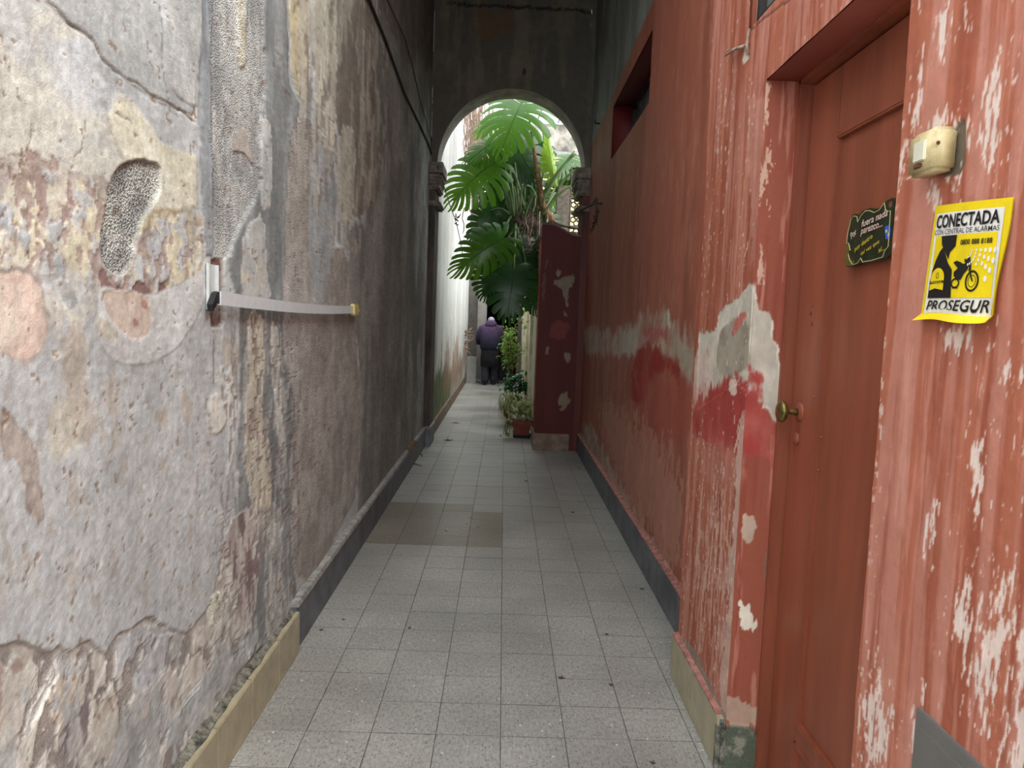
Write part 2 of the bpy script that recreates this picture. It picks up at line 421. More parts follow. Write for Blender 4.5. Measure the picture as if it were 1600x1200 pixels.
# far half: brown-grey render with vertical streaks
A.patch([(545, -900), (700, -900), (700, 760), (560, 860), (560, 500), (575, 300)], (156, 150, 142), warp=.10, wf=3, edge=.05, col2=(120, 115, 108), mf=(2.4, 1.5), thr=(.32, .68))
A.patch([(560, 250), (650, 250), (650, 640), (600, 640)], (146, 140, 132), warp=.15, wf=4, edge=.06, col2=(112, 107, 101), mf=(3, 1.6), thr=(.35, .65), a=.75)
A.patch([(640, 150), (684, 180), (672, 650), (640, 640)], (98, 96, 95), warp=.15, wf=3, edge=.08, col2=(160, 158, 154), mf=(3, 1.4), thr=(.45, .66), a=.75)
A.patch([(560, -400), (700, -400), (690, 110), (600, 80)], (112, 92, 78), warp=.15, wf=3, edge=.08, col2=(90, 76, 66), a=.7)
# rough-cast bay
A.patch([(445, 190), (495, 185), (500, 380), (545, 390), (560, 560), (562, 760), (520, 850), (466, 925), (446, 800), (452, 600), (440, 470), (440, 380)],
        (168, 154, 145), h=.004, warp=.02, edge=.006, col2=(146, 132, 122), mf=(8, 6), peb=.75, rim=(196, 188, 178), rimw=.01)
A.patch([(440, 380), (490, 390), (500, 470), (470, 640), (460, 860), (446, 900), (446, 640)], (186, 176, 168), h=.006, warp=.03, edge=.02, col2=(160, 146, 138), mf=(12, 8), peb=.85, a=.7)
A.patch([(484, 200), (516, 210), (530, 330), (505, 470), (485, 470), (480, 330)], (122, 122, 120), h=.002, warp=.02, col2=(146, 148, 150), mf=(9, 3), peb=.05)
A.patch([(500, 260), (518, 280), (522, 340), (508, 345)], (160, 164, 172), warp=.02, col2=(140, 142, 146))
A.stroke([(560, 350, 26), (556, 430, 24), (566, 480, 30), (585, 640, 30), (575, 800, 30), (560, 860, 20)], (112, 108, 102), h=.001, warp=.04, edge=.02, col2=(134, 128, 120), mf=(8, 2), peb=.1)
# upper brown render, x 530-600
A.patch([(480, -500), (560, -500), (590, 100), (596, 300), (560, 350), (540, 320), (528, 200), (500, 100)], (150, 136, 118), h=.003, warp=.05, wf=6, edge=.012, col2=(112, 100, 88), mf=(9, 2), peb=.15)
A.patch([(484, -500), (515, -500), (526, 120), (523, 240), (505, 235), (488, 130)], (196, 188, 166), h=.005, warp=.025, col2=(176, 166, 142), mf=(10, 4), frag=.006, rim=(230, 226, 214))
A.patch([(442, -500), (480, -500), (484, 90), (480, 160), (468, 160), (452, 100)], (190, 166, 116), h=.004, warp=.012, col2=(204, 190, 160), mf=(9, 4), frag=.004, rim=(224, 216, 196))
A.patch([(530, 190), (556, 210), (552, 330), (540, 372), (530, 330)], (178, 168, 148), h=.004, warp=.02, col2=(150, 140, 122), frag=.008, rim=(206, 200, 186))
# smooth grey cement runs
G1, G2 = (96, 99, 100), (122, 125, 126)
A.patch([(405, -500), (446, -500), (446, 120), (470, 170), (452, 210), (446, 300), (440, 470), (442, 560), (458, 620), (452, 720), (452, 860), (466, 940), (466, 1010), (430, 1060), (360, 1090), (372, 960), (356, 900), (366, 800), (372, 660), (376, 490), (360, 440), (356, 400), (400, 300), (412, 200)],
        G1, h=.0035, warp=.018, edge=.004, col2=G2, mf=(8, 2.5), peb=.04, rim=(104, 102, 100), rimw=.006)
# pale plaster islands between them
A.patch([(388, 480), (412, 500), (412, 560), (404, 640), (420, 700), (424, 800), (398, 800), (384, 760), (380, 640), (386, 560)], (196, 180, 152), h=.006, warp=.02, col2=(168, 148, 128), mf=(10, 5), frag=.006, rim=(220, 214, 202), peb=.1)
A.patch([(424, 500), (432, 520), (438, 640), (444, 700), (436, 720), (420, 560)], (188, 182, 172), h=.006, warp=.018, col2=(160, 150, 142), frag=.006, rim=(222, 218, 210))
A.patch([(410, 180), (424, 200), (422, 320), (408, 330), (404, 280)], (186, 184, 180), h=.006, warp=.02, col2=(158, 158, 158), frag=.006, rim=(214, 214, 210))
A.patch([(380, 360), (412, 330), (414, 420), (424, 470), (380, 476), (372, 430)], (170, 168, 164), h=.005, warp=.02, col2=(192, 178, 152), thr=(.5, .62), frag=.01, rim=(200, 196, 186))
A.patch([(352, 820), (400, 780), (404, 860), (398, 960), (376, 1000), (345, 1000), (340, 930)], (176, 160, 152), h=.004, warp=.02, col2=(112, 84, 82), mf=(26, 9), thr=(.52, .60), frag=.01, rim=(214, 206, 198))
A.patch([(400, 790), (424, 790), (418, 870), (404, 880)], (116, 108, 98), warp=.02, col2=(150, 140, 130))
A.patch([(420, 780), (440, 800), (438, 900), (446, 960), (420, 1040), (410, 900)], (150, 148, 144), h=.004, warp=.02, col2=(190, 186, 178), mf=(30, 10), thr=(.5, .6), peb=.5, frag=.01, rim=(206, 202, 196))
# pebbled strip, x 330-410
A.patch([(328, -500), (420, -500), (412, 40), (416, 120), (404, 250), (408, 290), (388, 330), (362, 380), (352, 408), (336, 405), (330, 300), (326, 150)], (190, 188, 182), h=-.004, warp=.014, edge=.004, col2=(150, 148, 146), mf=(18, 8), peb=1.0, rim=(120, 118, 116), rimw=.004)
A.patch([(388, -300), (384, 100), (376, 106), (370, 60), (376, -300)], (204, 184, 142), h=.004, warp=.01, col2=(220, 216, 206), rim=(236, 230, 214), frag=.003)
A.patch([(368, 210), (384, 195), (396, 240), (398, 262), (380, 235), (362, 236)], (160, 146, 134), h=-.002, warp=.008, peb=.2, rim=(120, 96, 86))
A.patch([(352, 60), (366, 60), (366, 400), (352, 400)], (132, 130, 130), h=-.006, warp=.016, wf=20, col2=(190, 188, 184), thr=(.4, .55), mf=(30, 14), peb=1.0, a=.6)
A.patch([(330, 405), (350, 405), (352, 500), (346, 512), (330, 512)], (98, 60, 50), h=-.010, warp=.004, col2=(120, 96, 86), mf=(30, 30), peb=.3, rim=(176, 176, 168), rimw=.004, smooth=False)
# narrow cement run at x 318
A.stroke([(318, -500, 34), (320, 0, 26), (318, 100, 22), (322, 260, 20), (326, 400, 16)], (104, 109, 114), h=.003, warp=.008, col2=(128, 134, 140), mf=(12, 3), rim=(110, 108, 106))
# --- near bay, x 0-330
A.patch([(-300, -500), (306, -500), (306, 430), (250, 470), (150, 440), (80, 430), (0, 400), (-300, 380)], (206, 201, 184), h=.001, warp=.02, edge=.006, col2=(190, 190, 186), mf=(7, 7), peb=.06)
A.patch([(60, 40), (150, 60), (190, 140), (170, 190), (110, 170), (70, 120)], (176, 180, 186), warp=.05, wf=9, edge=.015, col2=(194, 196, 196), a=.9)
A.patch([(185, 150), (220, 165), (262, 230), (300, 190), (308, 320), (290, 330), (225, 330), (200, 260), (165, 190)], (214, 204, 170), h=.002, warp=.012, col2=(222, 214, 186), frag=.01, rim=(172, 164, 150))
A.patch([(150, 40), (260, 160), (310, 192), (310, 240), (262, 235), (200, 150), (160, 130)], (156, 158, 160), h=.001, warp=.012, edge=.006, col2=(178, 180, 182), mf=(10, 10))
A.patch([(20, -500), (312, -500), (312, 182), (262, 168), (200, 130), (160, 96), (148, 66), (100, 30), (60, -5)], (150, 152, 152), h=.003, warp=.008, edge=.002, col2=(170, 172, 172), mf=(4, 10), rim=(140, 132, 122), rimw=.002)
A.patch([(256, -400), (312, -400), (312, 170), (268, 150), (256, 100)], (176, 176, 172), h=.006, warp=.01, col2=(160, 160, 158), peb=.1)
A.crack([(60, -20), (75, 5), (110, 38), (146, 64), (158, 92), (190, 118), (232, 146), (262, 162), (284, 176), (304, 190)], (96, 88, 80), w=.0034, depth=-.0035)
A.crack([(244, -40), (252, 40), (251, 100), (262, 160)], (104, 100, 96), w=.003, depth=-.003)
for c in ([(50, 190), (48, 215), (40, 240), (20, 244), (0, 250)], [(134, 190), (130, 230), (118, 245), (115, 265)], [(178, 175), (188, 182), (200, 185), (206, 195)], [(286, 264), (288, 300), (294, 312)], [(0, 100), (-30, 60)]):
    A.crack(c, (116, 104, 94), w=.0022, depth=-.002)
# mottled band
A.patch([(-300, 250), (0, 252), (40, 246), (110, 268), (175, 275), (180, 330), (240, 330), (310, 330), (322, 400), (310, 430), (250, 470), (160, 470), (120, 430), (60, 420), (-300, 400)],
        (206, 194, 166), h=0, warp=.012, col2=(176, 160, 150), mf=(16, 16), thr=(.45, .6), frag=.012, edge=.004)
A.patch([(30, 246), (105, 268), (165, 300), (165, 400), (110, 400), (60, 340), (30, 300)], (126, 92, 88), h=-.001, warp=.03, frag=.03, ff=40, edge=.003, col2=(152, 122, 110), thr=(.5, .6), brk=(24, 16, .50))
A.patch([(215, 330), (315, 325), (318, 380), (300, 440), (235, 460), (215, 400)], (178, 164, 140), warp=.012, col2=(212, 192, 142), mf=(32, 8), thr=(.45, .55), frag=.015)
A.patch([(205, 380), (240, 350), (262, 380), (270, 430), (236, 456), (180, 450), (165, 420)], (172, 174, 178), h=.002, warp=.014, frag=.01, col2=(160, 160, 164), rim=(120, 92, 88))
A.patch([(105, 330), (150, 330), (158, 420), (140, 450), (100, 420)], (184, 184, 184), h=.002, warp=.016, frag=.015, rim=(140, 116, 106))
A.patch([(154, 420), (164, 418), (172, 448), (206, 440), (258, 440), (262, 462), (200, 460), (158, 456)], (118, 78, 74), h=-.002, warp=.008, frag=.006)
A.patch([(-200, 300), (0, 308), (40, 345), (75, 385), (118, 425), (150, 440), (140, 462), (90, 440), (40, 390), (0, 345), (-200, 320)], (152, 156, 160), h=.003, warp=.008, edge=.008, col2=(168, 170, 172), mf=(6, 6))
BAND = [(-300, 262), (0, 262), (60, 256), (110, 280), (175, 285), (182, 335), (312, 335), (322, 400), (310, 430), (250, 470), (160, 470), (120, 430), (60, 425), (-300, 410)]
A.patch(BAND, (214, 200, 160), h=.001, warp=.02, edge=.01, brk=(17, 13, .56), rim=(168, 150, 130), rimw=.002)
A.patch(BAND, (176, 178, 180), h=.0015, warp=.02, edge=.01, brk=(21, 17, .585))
A.patch(BAND, (150, 120, 108), h=-.001, warp=.02, edge=.01, brk=(34, 26, .60), a=.85)
A.patch([(-300, 380), (0, 380), (120, 420), (150, 450), (150, 560), (0, 560), (-300, 560)], (196, 188, 176), h=.0008, warp=.02, edge=.01, brk=(20, 18, .57))
# exposed rough-cast hole
A.patch([(192, 256), (220, 250), (249, 258), (250, 292), (240, 318), (218, 345), (210, 400), (198, 426), (180, 428), (162, 412), (158, 370), (164, 340), (170, 300), (178, 272)], (200, 198, 188), h=-.009, warp=.006, edge=.002, col2=(150, 150, 146), mf=(26, 22), peb=1.5, rim=(132, 124, 114), rimw=.004)
# salmon patches and pale halo
A.patch([(-60, 430), (20, 424), (56, 424), (72, 480), (74, 530), (52, 566), (36, 566), (0, 545), (-60, 545)], (214, 176, 156), h=-.001, warp=.012, col2=(222, 196, 172), frag=.008, rim=(150, 128, 118))
A.patch([(80, 430), (130, 440), (140, 480), (120, 510), (105, 490), (84, 460)], (200, 200, 196), warp=.014, col2=(206, 198, 176), frag=.01)
A.patch([(96, 456), (120, 458), (122, 478), (104, 486)], (158, 158, 156), warp=.006)
A.patch([(152, 450), (170, 450), (236, 462), (262, 450), (322, 424), (322, 460), (306, 500), (280, 540), (245, 566), (200, 572), (170, 560), (150, 530)], (204, 202, 202), h=.001, warp=.006, edge=.003, col2=(196, 192, 190), rim=(150, 146, 142), rimw=.003)
A.patch([(158, 452), (228, 456), (240, 500), (234, 520), (212, 534), (196, 525), (176, 500), (164, 480)], (216, 186, 164), h=-.001, warp=.010, col2=(206, 172, 152), frag=.008)
A.patch([(150, 495), (168, 500), (182, 516), (184, 530), (168, 532), (152, 520)], (208, 200, 176), warp=.006, col2=(160, 146, 130), thr=(.5, .65))
for x, y in ((226, 474), (212, 505)): A.patch([(x-4, y-8), (x+5, y-4), (x+4, y+8), (x-4, y+6)], (176, 112, 96), warp=.006, frag=.004)
# ochre weathering in the smooth paint
A.patch([(105, 500), (128, 520), (138, 600), (150, 680), (120, 690), (100, 620)], (168, 150, 132), warp=.03, frag=.04, ff=30, edge=.012, a=.8)
A.patch([(0, 640), (26, 660), (46, 710), (70, 760), (66, 820), (44, 740), (0, 700)], (158, 136, 122), warp=.02, frag=.025, ff=30, edge=.008, a=.85, rim=(132, 112, 102))
A.patch([(80, 640), (130, 640), (120, 720), (70, 720)], (186, 176, 154), warp=.03, frag=.035, ff=30, edge=.01, a=.8)
A.patch([(164, 600), (182, 600), (186, 700), (176, 700)], (172, 156, 140), warp=.02, frag=.03, ff=40, edge=.008, a=.7)
A.patch([(240, 640), (262, 646), (258, 666), (246, 664)], (166, 146, 118), warp=.01, frag=.02, ff=50, edge=.006, a=.8)
A.patch([(282, 600), (298, 620), (296, 680), (288, 660)], (166, 150, 132), warp=.01, frag=.02, ff=40, edge=.006, a=.8)
A.patch([(340, 520), (376, 540), (370, 590), (352, 580)], (170, 152, 134), warp=.01, frag=.03, ff=40, edge=.006, a=.8)
A.patch([(324, 620), (345, 610), (356, 650), (342, 680), (326, 680)], (206, 198, 184), h=.003, warp=.01, frag=.006, rim=(166, 154, 140))
A.patch([(355, 560), (372, 600), (366, 700), (352, 760), (354, 650)], (200, 198, 196), h=.003, warp=.012, frag=.005)
for x in (323, 328, 334): A.stroke([(x, 530, 1.6), (x, 600, 1.3), (x-1, 640 if x < 325 else 600, 1)], (130, 96, 82), warp=.001, edge=.0015, smooth=False, a=.8)
A.patch([(0, 860), (50, 870), (55, 930), (20, 930)], (170, 168, 160), warp=.02, edge=.02, a=.6)
# torn lower zone
A.patch([(-300, 1010), (0, 1012), (36, 1000), (52, 1012), (76, 1022), (95, 1008), (104, 1020), (140, 1000), (150, 1012), (172, 1020), (184, 990), (206, 984), (236, 962), (254, 976), (284, 986), (296, 990), (318, 958), (334, 930), (344, 880), (352, 840), (372, 1000), (380, 1060), (330, 1150), (260, 1500), (-300, 1600)],
        (176, 162, 150), h=-.006, warp=.010, edge=.002, col2=(190, 178, 164), mf=(9, 9), rim=(120, 104, 94), rimw=.004, peb=.08)
A.patch([(168, 1010), (186, 1000), (240, 975), (286, 996), (280, 1030), (260, 1060), (240, 1080), (200, 1078), (166, 1060)], (182, 184, 190), h=-.004, warp=.014, col2=(160, 158, 162), mf=(22, 14), frag=.014, rim=(214, 210, 204))
A.patch([(0, 1035), (30, 1030), (52, 1060), (46, 1110), (16, 1150), (-40, 1170), (-40, 1040)], (158, 126, 112), h=-.004, warp=.016, col2=(178, 148, 130), frag=.02, rim=(204, 190, 176))
A.patch([(55, 1030), (96, 1020), (92, 1060), (72, 1100), (44, 1150), (36, 1160), (50, 1090)], (146, 138, 136), h=-.008, warp=.014, col2=(196, 190, 184), mf=(28, 14), thr=(.45, .56), frag=.012, peb=.3)
A.patch([(64, 1120), (104, 1030), (130, 1040), (118, 1090), (90, 1160), (50, 1200), (40, 1190)], (204, 190, 166), h=-.003, warp=.01, col2=(190, 168, 146), frag=.006, rim=(226, 218, 204))
A.patch([(104, 1110), (140, 1080), (156, 1100), (146, 1150), (120, 1200), (90, 1200)], (116, 98, 98), h=-.008, warp=.018, col2=(184, 172, 168), mf=(26, 12), thr=(.46, .56), frag=.02)
A.patch([(150, 1070), (200, 1080), (215, 1110), (196, 1160), (160, 1190), (146, 1150)], (184, 158, 140), h=-.004, warp=.014, col2=(196, 178, 160), frag=.01, rim=(214, 204, 190))
A.patch([(206, 1090), (232, 1080), (262, 1040), (292, 1010), (290, 1060), (250, 1120), (210, 1140)], (186, 168, 156), h=-.003, warp=.01, frag=.01, rim=(228, 220, 208), rimw=.004)
A.patch([(290, 1000), (340, 960), (356, 980), (330, 1050), (296, 1080)], (172, 150, 136), h=-.004, warp=.014, col2=(190, 174, 158), frag=.01)
A.patch([(345, 1030), (386, 980), (390, 1040), (340, 1110), (300, 1160), (262, 1240), (240, 1240), (262, 1140), (300, 1080)], (152, 154, 154), h=-.005, warp=.014, col2=(168, 170, 172), mf=(12, 12), rim=(206, 204, 198), rimw=.003)
A.patch([(206, 1150), (232, 1140), (230, 1200), (210, 1260), (180, 1260)], (110, 112, 112), h=-.007, warp=.016, col2=(146, 146, 144), frag=.01)
A.patch([(255, 1180), (276, 1160), (270, 1220), (240, 1260)], (122, 108, 104), h=-.007, warp=.012, frag=.01)
A.patch([(-60, 1170), (40, 1180), (60, 1200), (40, 1400), (-60, 1400)], (200, 190, 160), h=-.005, warp=.02, col2=(150, 128, 116), mf=(20, 20), thr=(.5, .6), frag=.01)
A.patch([(330, 928), (348, 925), (352, 950), (342, 976), (330, 982), (326, 950)], (214, 204, 176), h=.004, warp=.005, peb=.7, rim=(236, 230, 214))
A.patch([(395, 1020), (430, 1000), (420, 1060), (388, 1080), (345, 1130), (322, 1165), (316, 1160), (345, 1100)], (126, 126, 122), h=-.006, warp=.012, peb=1.0, col2=(170, 168, 160), mf=(30, 20), thr=(.45, .58))
for c in ([(172, 1090), (200, 1150), (215, 1230)], [(262, 1050), (280, 1010), (300, 1000)], [(10, 1150), (40, 1180), (60, 1230)], [(318, 1004), (345, 1002), (352, 985)]): A.crack(c, (96, 82, 76), w=.002, depth=-.003, warp=.012)
for c in ([(218, 1130), (224, 1090), (240, 1078), (258, 1050)], [(100, 1022), (96, 1046), (76, 1070), (54, 1110), (42, 1150)], [(280, 1120), (300, 1090), (318, 1070)], [(196, 1108), (188, 1130), (196, 1150)]): A.crack(c, (232, 228, 220), w=.0024, depth=.003, warp=.006)
LOW = [(-300, 1030), (0, 1030), (100, 1025), (180, 1010), (240, 985), (300, 1000), (340, 950), (360, 900), (380, 1060), (330, 1150), (260, 1500), (-300, 1600)]
A.patch(LOW, (200, 190, 176), h=-.003, warp=.02, edge=.01, brk=(13, 10, .57), rim=(226, 220, 208), rimw=.002, a=.85)
A.patch(LOW, (130, 116, 110), h=-.009, warp=.02, edge=.01, brk=(24, 15, .60), a=.85, peb=.3)
A.patch(LOW, (160, 160, 160), h=-.004, warp=.02, edge=.01, brk=(11, 9, .60), a=.8)
MID = [(340, 480), (470, 480), (466, 1010), (380, 1060), (330, 950)]
A.patch(MID, (196, 190, 178), h=.005, warp=.02, edge=.02, brk=(30, 9, .62), a=.5); A.patch(MID, (112, 92, 86), h=-.001, warp=.02, edge=.02, brk=(42, 14, .63), a=.6)
UP = [(440, -400), (600, -400), (610, 300), (560, 420), (470, 300), (446, 200)]
A.patch(UP, (176, 166, 148), h=.003, warp=.03, edge=.03, brk=(9, 4, .58), a=.7); A.patch(UP, (104, 92, 82), h=-.001, warp=.03, edge=.03, brk=(16, 6, .60), a=.6)
A.patch([(0, 560), (340, 560), (340, 930), (240, 950), (0, 1000), (-300, 1000), (-300, 560)], (162, 146, 130), h=-.0012, warp=.02, edge=.03, brk=(34, 22, .66), a=.5)
# scattered chips and general mottling
g_ = A.c.mean(1)[:, None]; A.c = g_+(A.c-g_)*.80; lift = (.68+.14*sst(2.6, 5.5, A.U))[:, None]; A.c = 255*(A.c/255)**lift*np.array((.972, .993, .985))  # lift is stronger near the entrance: daylight put into the wall colour
A.tint(.10, 5, 5, 3).tint(.06, 14, 12, 64).tint(.10, 110, 80, 65, 3).tint(.06, 30, 22, 4).tint(.05, 60, 6, 5)
chip = (fbm(A.U*44, A.V*38, 4, 61)+.16*(fbm(A.U*4, A.V*3, 3, 63)-.5) > .765) & (A.U < 4)
A.c[chip] = A.c[chip]*.3+np.array((150, 130, 112))*.7; A.h[chip] -= .0015
lump = fbm(A.U*38, A.V*38, 4, 62); A.h += (lump-.5)*.0022*(A.U < 2.4)
A.hole(.4, YO, ZO, 9)
near = Paint(0, XL, 1, *mg(np.arange(-.25, .56, .04), np.linspace(0, ZO, 70)), (204, 202, 196)); near.tint(.2, 3, 3, 6, col=(208, 198, 176), thr=(.4, .6)).tint(.1, 9, 9, 5)
surf_object('wall_left', [A, near], M['wall'], boxes=[((XL-.35, -.25, 0), (XL-.012, YO, ZO)), ((XL-.35, YO, 0), (XL-.012, YA, ZC))], lumps=[(.0009, .0022), (.001, .003)])

# rust and pale limewash on the outer passage wall (beyond the arch)
U, V = mg(np.concatenate([np.arange(YB, 12, .03), np.arange(12, 18.01, .06)]), np.arange(0, 6.01, .03))
B = Paint(0, XL+.02, 1, U, V, (212, 213, 211))
B.tint(.5, 3, .35, 11, col=(184, 186, 182), thr=(.40, .62)).tint(.35, 9, .8, 12, col=(196, 190, 170), thr=(.55, .7))
B.patch([(9.0, 0), (9.0, 3.4), (9.5, 3.6), (9.75, 2.2), (9.7, 0)], (160, 158, 148), world=True, warp=.15, wf=3, edge=.15, col2=(186, 186, 180), mf=(8, 1), a=.8)
B.patch([(9.0, 0), (9.0, 1.0), (9.8, .62), (11.5, .85), (13, .60), (16, .7), (16, 0)], (136, 134, 122), world=True, warp=.25, wf=3, edge=.12, a=.7, frag=.2, ff=6)
B.patch([(9.1, .1), (9.15, .62), (10.0, .8), (11.2, .75), (12.6, .45), (12.6, .1)], (84, 96, 62), world=True, warp=.2, wf=4, edge=.1, a=.85, frag=.22, ff=8, col2=(104, 112, 60), peb=.2)
B.patch([(11, .7), (12, 1.2), (12.2, .5), (14, 1.3), (15, .4), (17.5, 1.2), (17.5, .3), (11, .3)], (150, 110, 92), world=True, warp=.2, wf=5, frag=.25, ff=9, edge=.03, a=.6)
for y0 in (10.5, 11.4, 12.3, 13.1, 14.2, 15.0, 16.1): B.patch([(y0, .8), (y0+.06, 1.5), (y0+.12, .9), (y0+.05, .5)], (96, 80, 72), world=True, warp=.03, frag=.02, a=.8)
B.tint(.07, 20, 8, 13)
surf_object('wall_passage_left', [B], M['wall'], boxes=[((XL-.35, YA, 0), (XL+.008, 18.6, 6), (200, 200, 196))], lumps=[(.001, .006)])

# ---- right wall: near part (with door and window openings), jamb, soffit, far part with niche
RED, RED2 = (176, 104, 80), (156, 84, 62)
WY0, WY1, WZ0, WZ1 = 1.45, 2.565, 2.50, 3.35           # upper window opening
U, V = mg(ygrid(.85, YS, .8, 2.4, must=(YD, YJ, WY0, WY1, YO), lo=.0027, hi=.009), zgrid(ZC, .0038, 2.7, .012, must=(ZD, WZ0, WZ1, ZO)))
R = Paint(0, XN, -1, U, V, RED)
R.tint(.9, 14, .7, 21, col=RED2, thr=(.4, .62)).tint(.55, 34, 1.6, 22, col=(206, 150, 136), thr=(.46, .66)).tint(.35, 60, 5, 23, col=(222, 168, 152), thr=(.6, .72))
WH = (232, 216, 206)
def scuff(poly, f=.03, ff=(26, 7), a=.9, col=WH):
    """broken vertical white wear inside an outline"""
    R.k += 1; k = R.k
    pl = np.array(R.uv(poly)); I = np.nonzero((R.U > pl[:, 0].min()) & (R.U < pl[:, 0].max()) & (R.V > pl[:, 1].min()) & (R.V < pl[:, 1].max()))[0]
    if not len(I): return
    u, v = R.U[I], R.V[I]
    cu, cv = pl.mean(0); ru = (pl[:, 0].max()-pl[:, 0].min())/2; rv = (pl[:, 1].max()-pl[:, 1].min())/2
    e = 1-np.sqrt(((u-cu)/ru)**2+((v-cv)/rv)**2)
    n = fbm(u*ff[0]*5.5, v*ff[1]*4.5+u*45, 5, k, )*.62+fbm(u*ff[0]*1.6, v*ff[1]*.8, 3, k+4)*.38
    w = (sst(-.02, .06, n-.64+np.clip(e, -1, .8)*.26)*a*(e > 0))[:, None]
    R.c[I] = R.c[I]*(1-w)+np.array(col, float)*w; R.h[I] += -.0008*w[:, 0]
for q in ([(1455, 10), (1490, 10), (1495, 90), (1460, 90)], [(1540, 80), (1560, 80), (1560, 290), (1535, 290)], [(1425, 60), (1450, 60), (1440, 280), (1425, 280)],
          [(1480, 180), (1530, 180), (1530, 290), (1480, 290)], [(1440, 160), (1500, 180), (1500, 215), (1440, 215)], [(1448, 240), (1475, 260), (1470, 340), (1445, 340)],
          [(1400, 170), (1430, 170), (1420, 300), (1395, 300)], [(1500, 860), (1600, 860), (1600, 1130), (1500, 1130)], [(1485, 900), (1520, 900), (1515, 1020), (1490, 1020)],
          [(1530, 1040), (1640, 1040), (1640, 1230), (1530, 1230)], [(1510, 680), (1540, 680), (1535, 830), (1512, 830)], [(1420, 1040), (1450, 1050), (1440, 1200), (1410, 1200)],
          [(1340, 1060), (1420, 1060), (1400, 1200), (1330, 1200)], [(1440, 760), (1470, 760), (1460, 900), (1440, 900)], [(1560, 560), (1600, 540), (1600, 600), (1560, 610)], [(1450, 505), (1540, 505), (1530, 560), (1450, 550)]):
    scuff(q)
# bare plaster wound that runs over the arris, with crimson below
def wound(S):
    S.patch([(1092, 520), (1108, 520), (1120, 512), (1124, 486), (1140, 476), (1158, 462), (1170, 446), (1180, 442), (1184, 484), (1200, 488), (1204, 500), (1208, 530), (1217, 545), (1219, 600), (1214, 660), (1200, 640), (1150, 600), (1088, 640)], (212, 204, 188), h=-.003, warp=.006, edge=.0015, smooth=False, col2=(192, 184, 168), mf=(9, 5), frag=.010, ff=60, rim=(232, 226, 214), rimw=.004)
    S.patch([(1125, 510), (1168, 490), (1172, 580), (1125, 592), (1116, 560)], (168, 158, 142), warp=.02, frag=.02, edge=.008, col2=(150, 140, 122))
    S.patch([(1086, 540), (1112, 545), (1112, 640), (1082, 640)], (206, 160, 150), warp=.02, edge=.015, col2=(214, 196, 182), a=.8)
    S.patch([(1084, 626), (1112, 600), (1142, 590), (1170, 612), (1176, 560), (1190, 600), (1196, 640), (1208, 668), (1214, 740), (1180, 720), (1120, 700), (1084, 690)], (166, 66, 60), warp=.03, edge=.016, frag=.05, ff=40, col2=(178, 92, 80), mf=(9, 4), thr=(.45, .7))
    S.patch([(1136, 596), (1150, 590), (1152, 620), (1140, 616)], (214, 190, 176), warp=.006, frag=.01)
    S.patch([(1146, 500), (1160, 486), (1166, 492), (1150, 520), (1140, 526)], (188, 110, 98), warp=.004)
    S.patch([(1090, 690), (1160, 700), (1160, 760), (1100, 760)], (196, 132, 120), warp=.03, frag=.03, edge=.03, a=.5)
wound(R)
for q in ([(1080, 760), (1165, 720), (1150, 1130), (1068, 1000)],): scuff(q, ff=(34, 4), a=.8, col=(214, 176, 160))
R.patch([(1152, 660), (1172, 640), (1166, 900), (1146, 1130), (1120, 1120), (1140, 900)], (206, 172, 156), warp=.02, wf=20, frag=.06, ff=60, edge=.003, a=.9)
R.patch([(1166, 150), (1204, 140), (1190, 420), (1176, 430)], (206, 150, 134), warp=.02, frag=.04, ff=46, edge=.008, a=.55)
R.patch([(1064, 1000), (1080, 1000), (1130, 1110), (1150, 1135), (1120, 1140)], (150, 140, 128), warp=.012, frag=.015, peb=.4, a=.9)
R.patch([(1166, 60), (1170, 62), (1171, 90), (1163, 100), (1160, 95)], (206, 198, 180), warp=.002, edge=.002, h=-.002, smooth=False)
R.patch([(1500, 186), (1508, 188), (1506, 272), (1464, 276), (1460, 262), (1490, 200)], (112, 100, 84), h=-.004, warp=.003, edge=.003, frag=.002)
R.crack([(1395, 290), (1420, 278), (1440, 276)], (232, 210, 196), w=.0015, depth=0)
R.crack([(1172, 48), (1200, 24), (1236, -2)], (120, 72, 62), w=.004, depth=-.003)
R.hole(.4, YO, ZO, 9).hole(YD, YJ, -1, ZD).hole(WY0, WY1, WZ0, WZ1)
R.tint(.05, 40, 30, 27)
sp_ = fbm(R.U*150, R.V*42, 4, 28)*.7+fbm(R.U*18, R.V*2.2, 3, 29)*.3
w_ = (sst(.66, .74, sp_)*.75)[:, None]; R.c = R.c*(1-w_)+np.array(WH, float)*w_
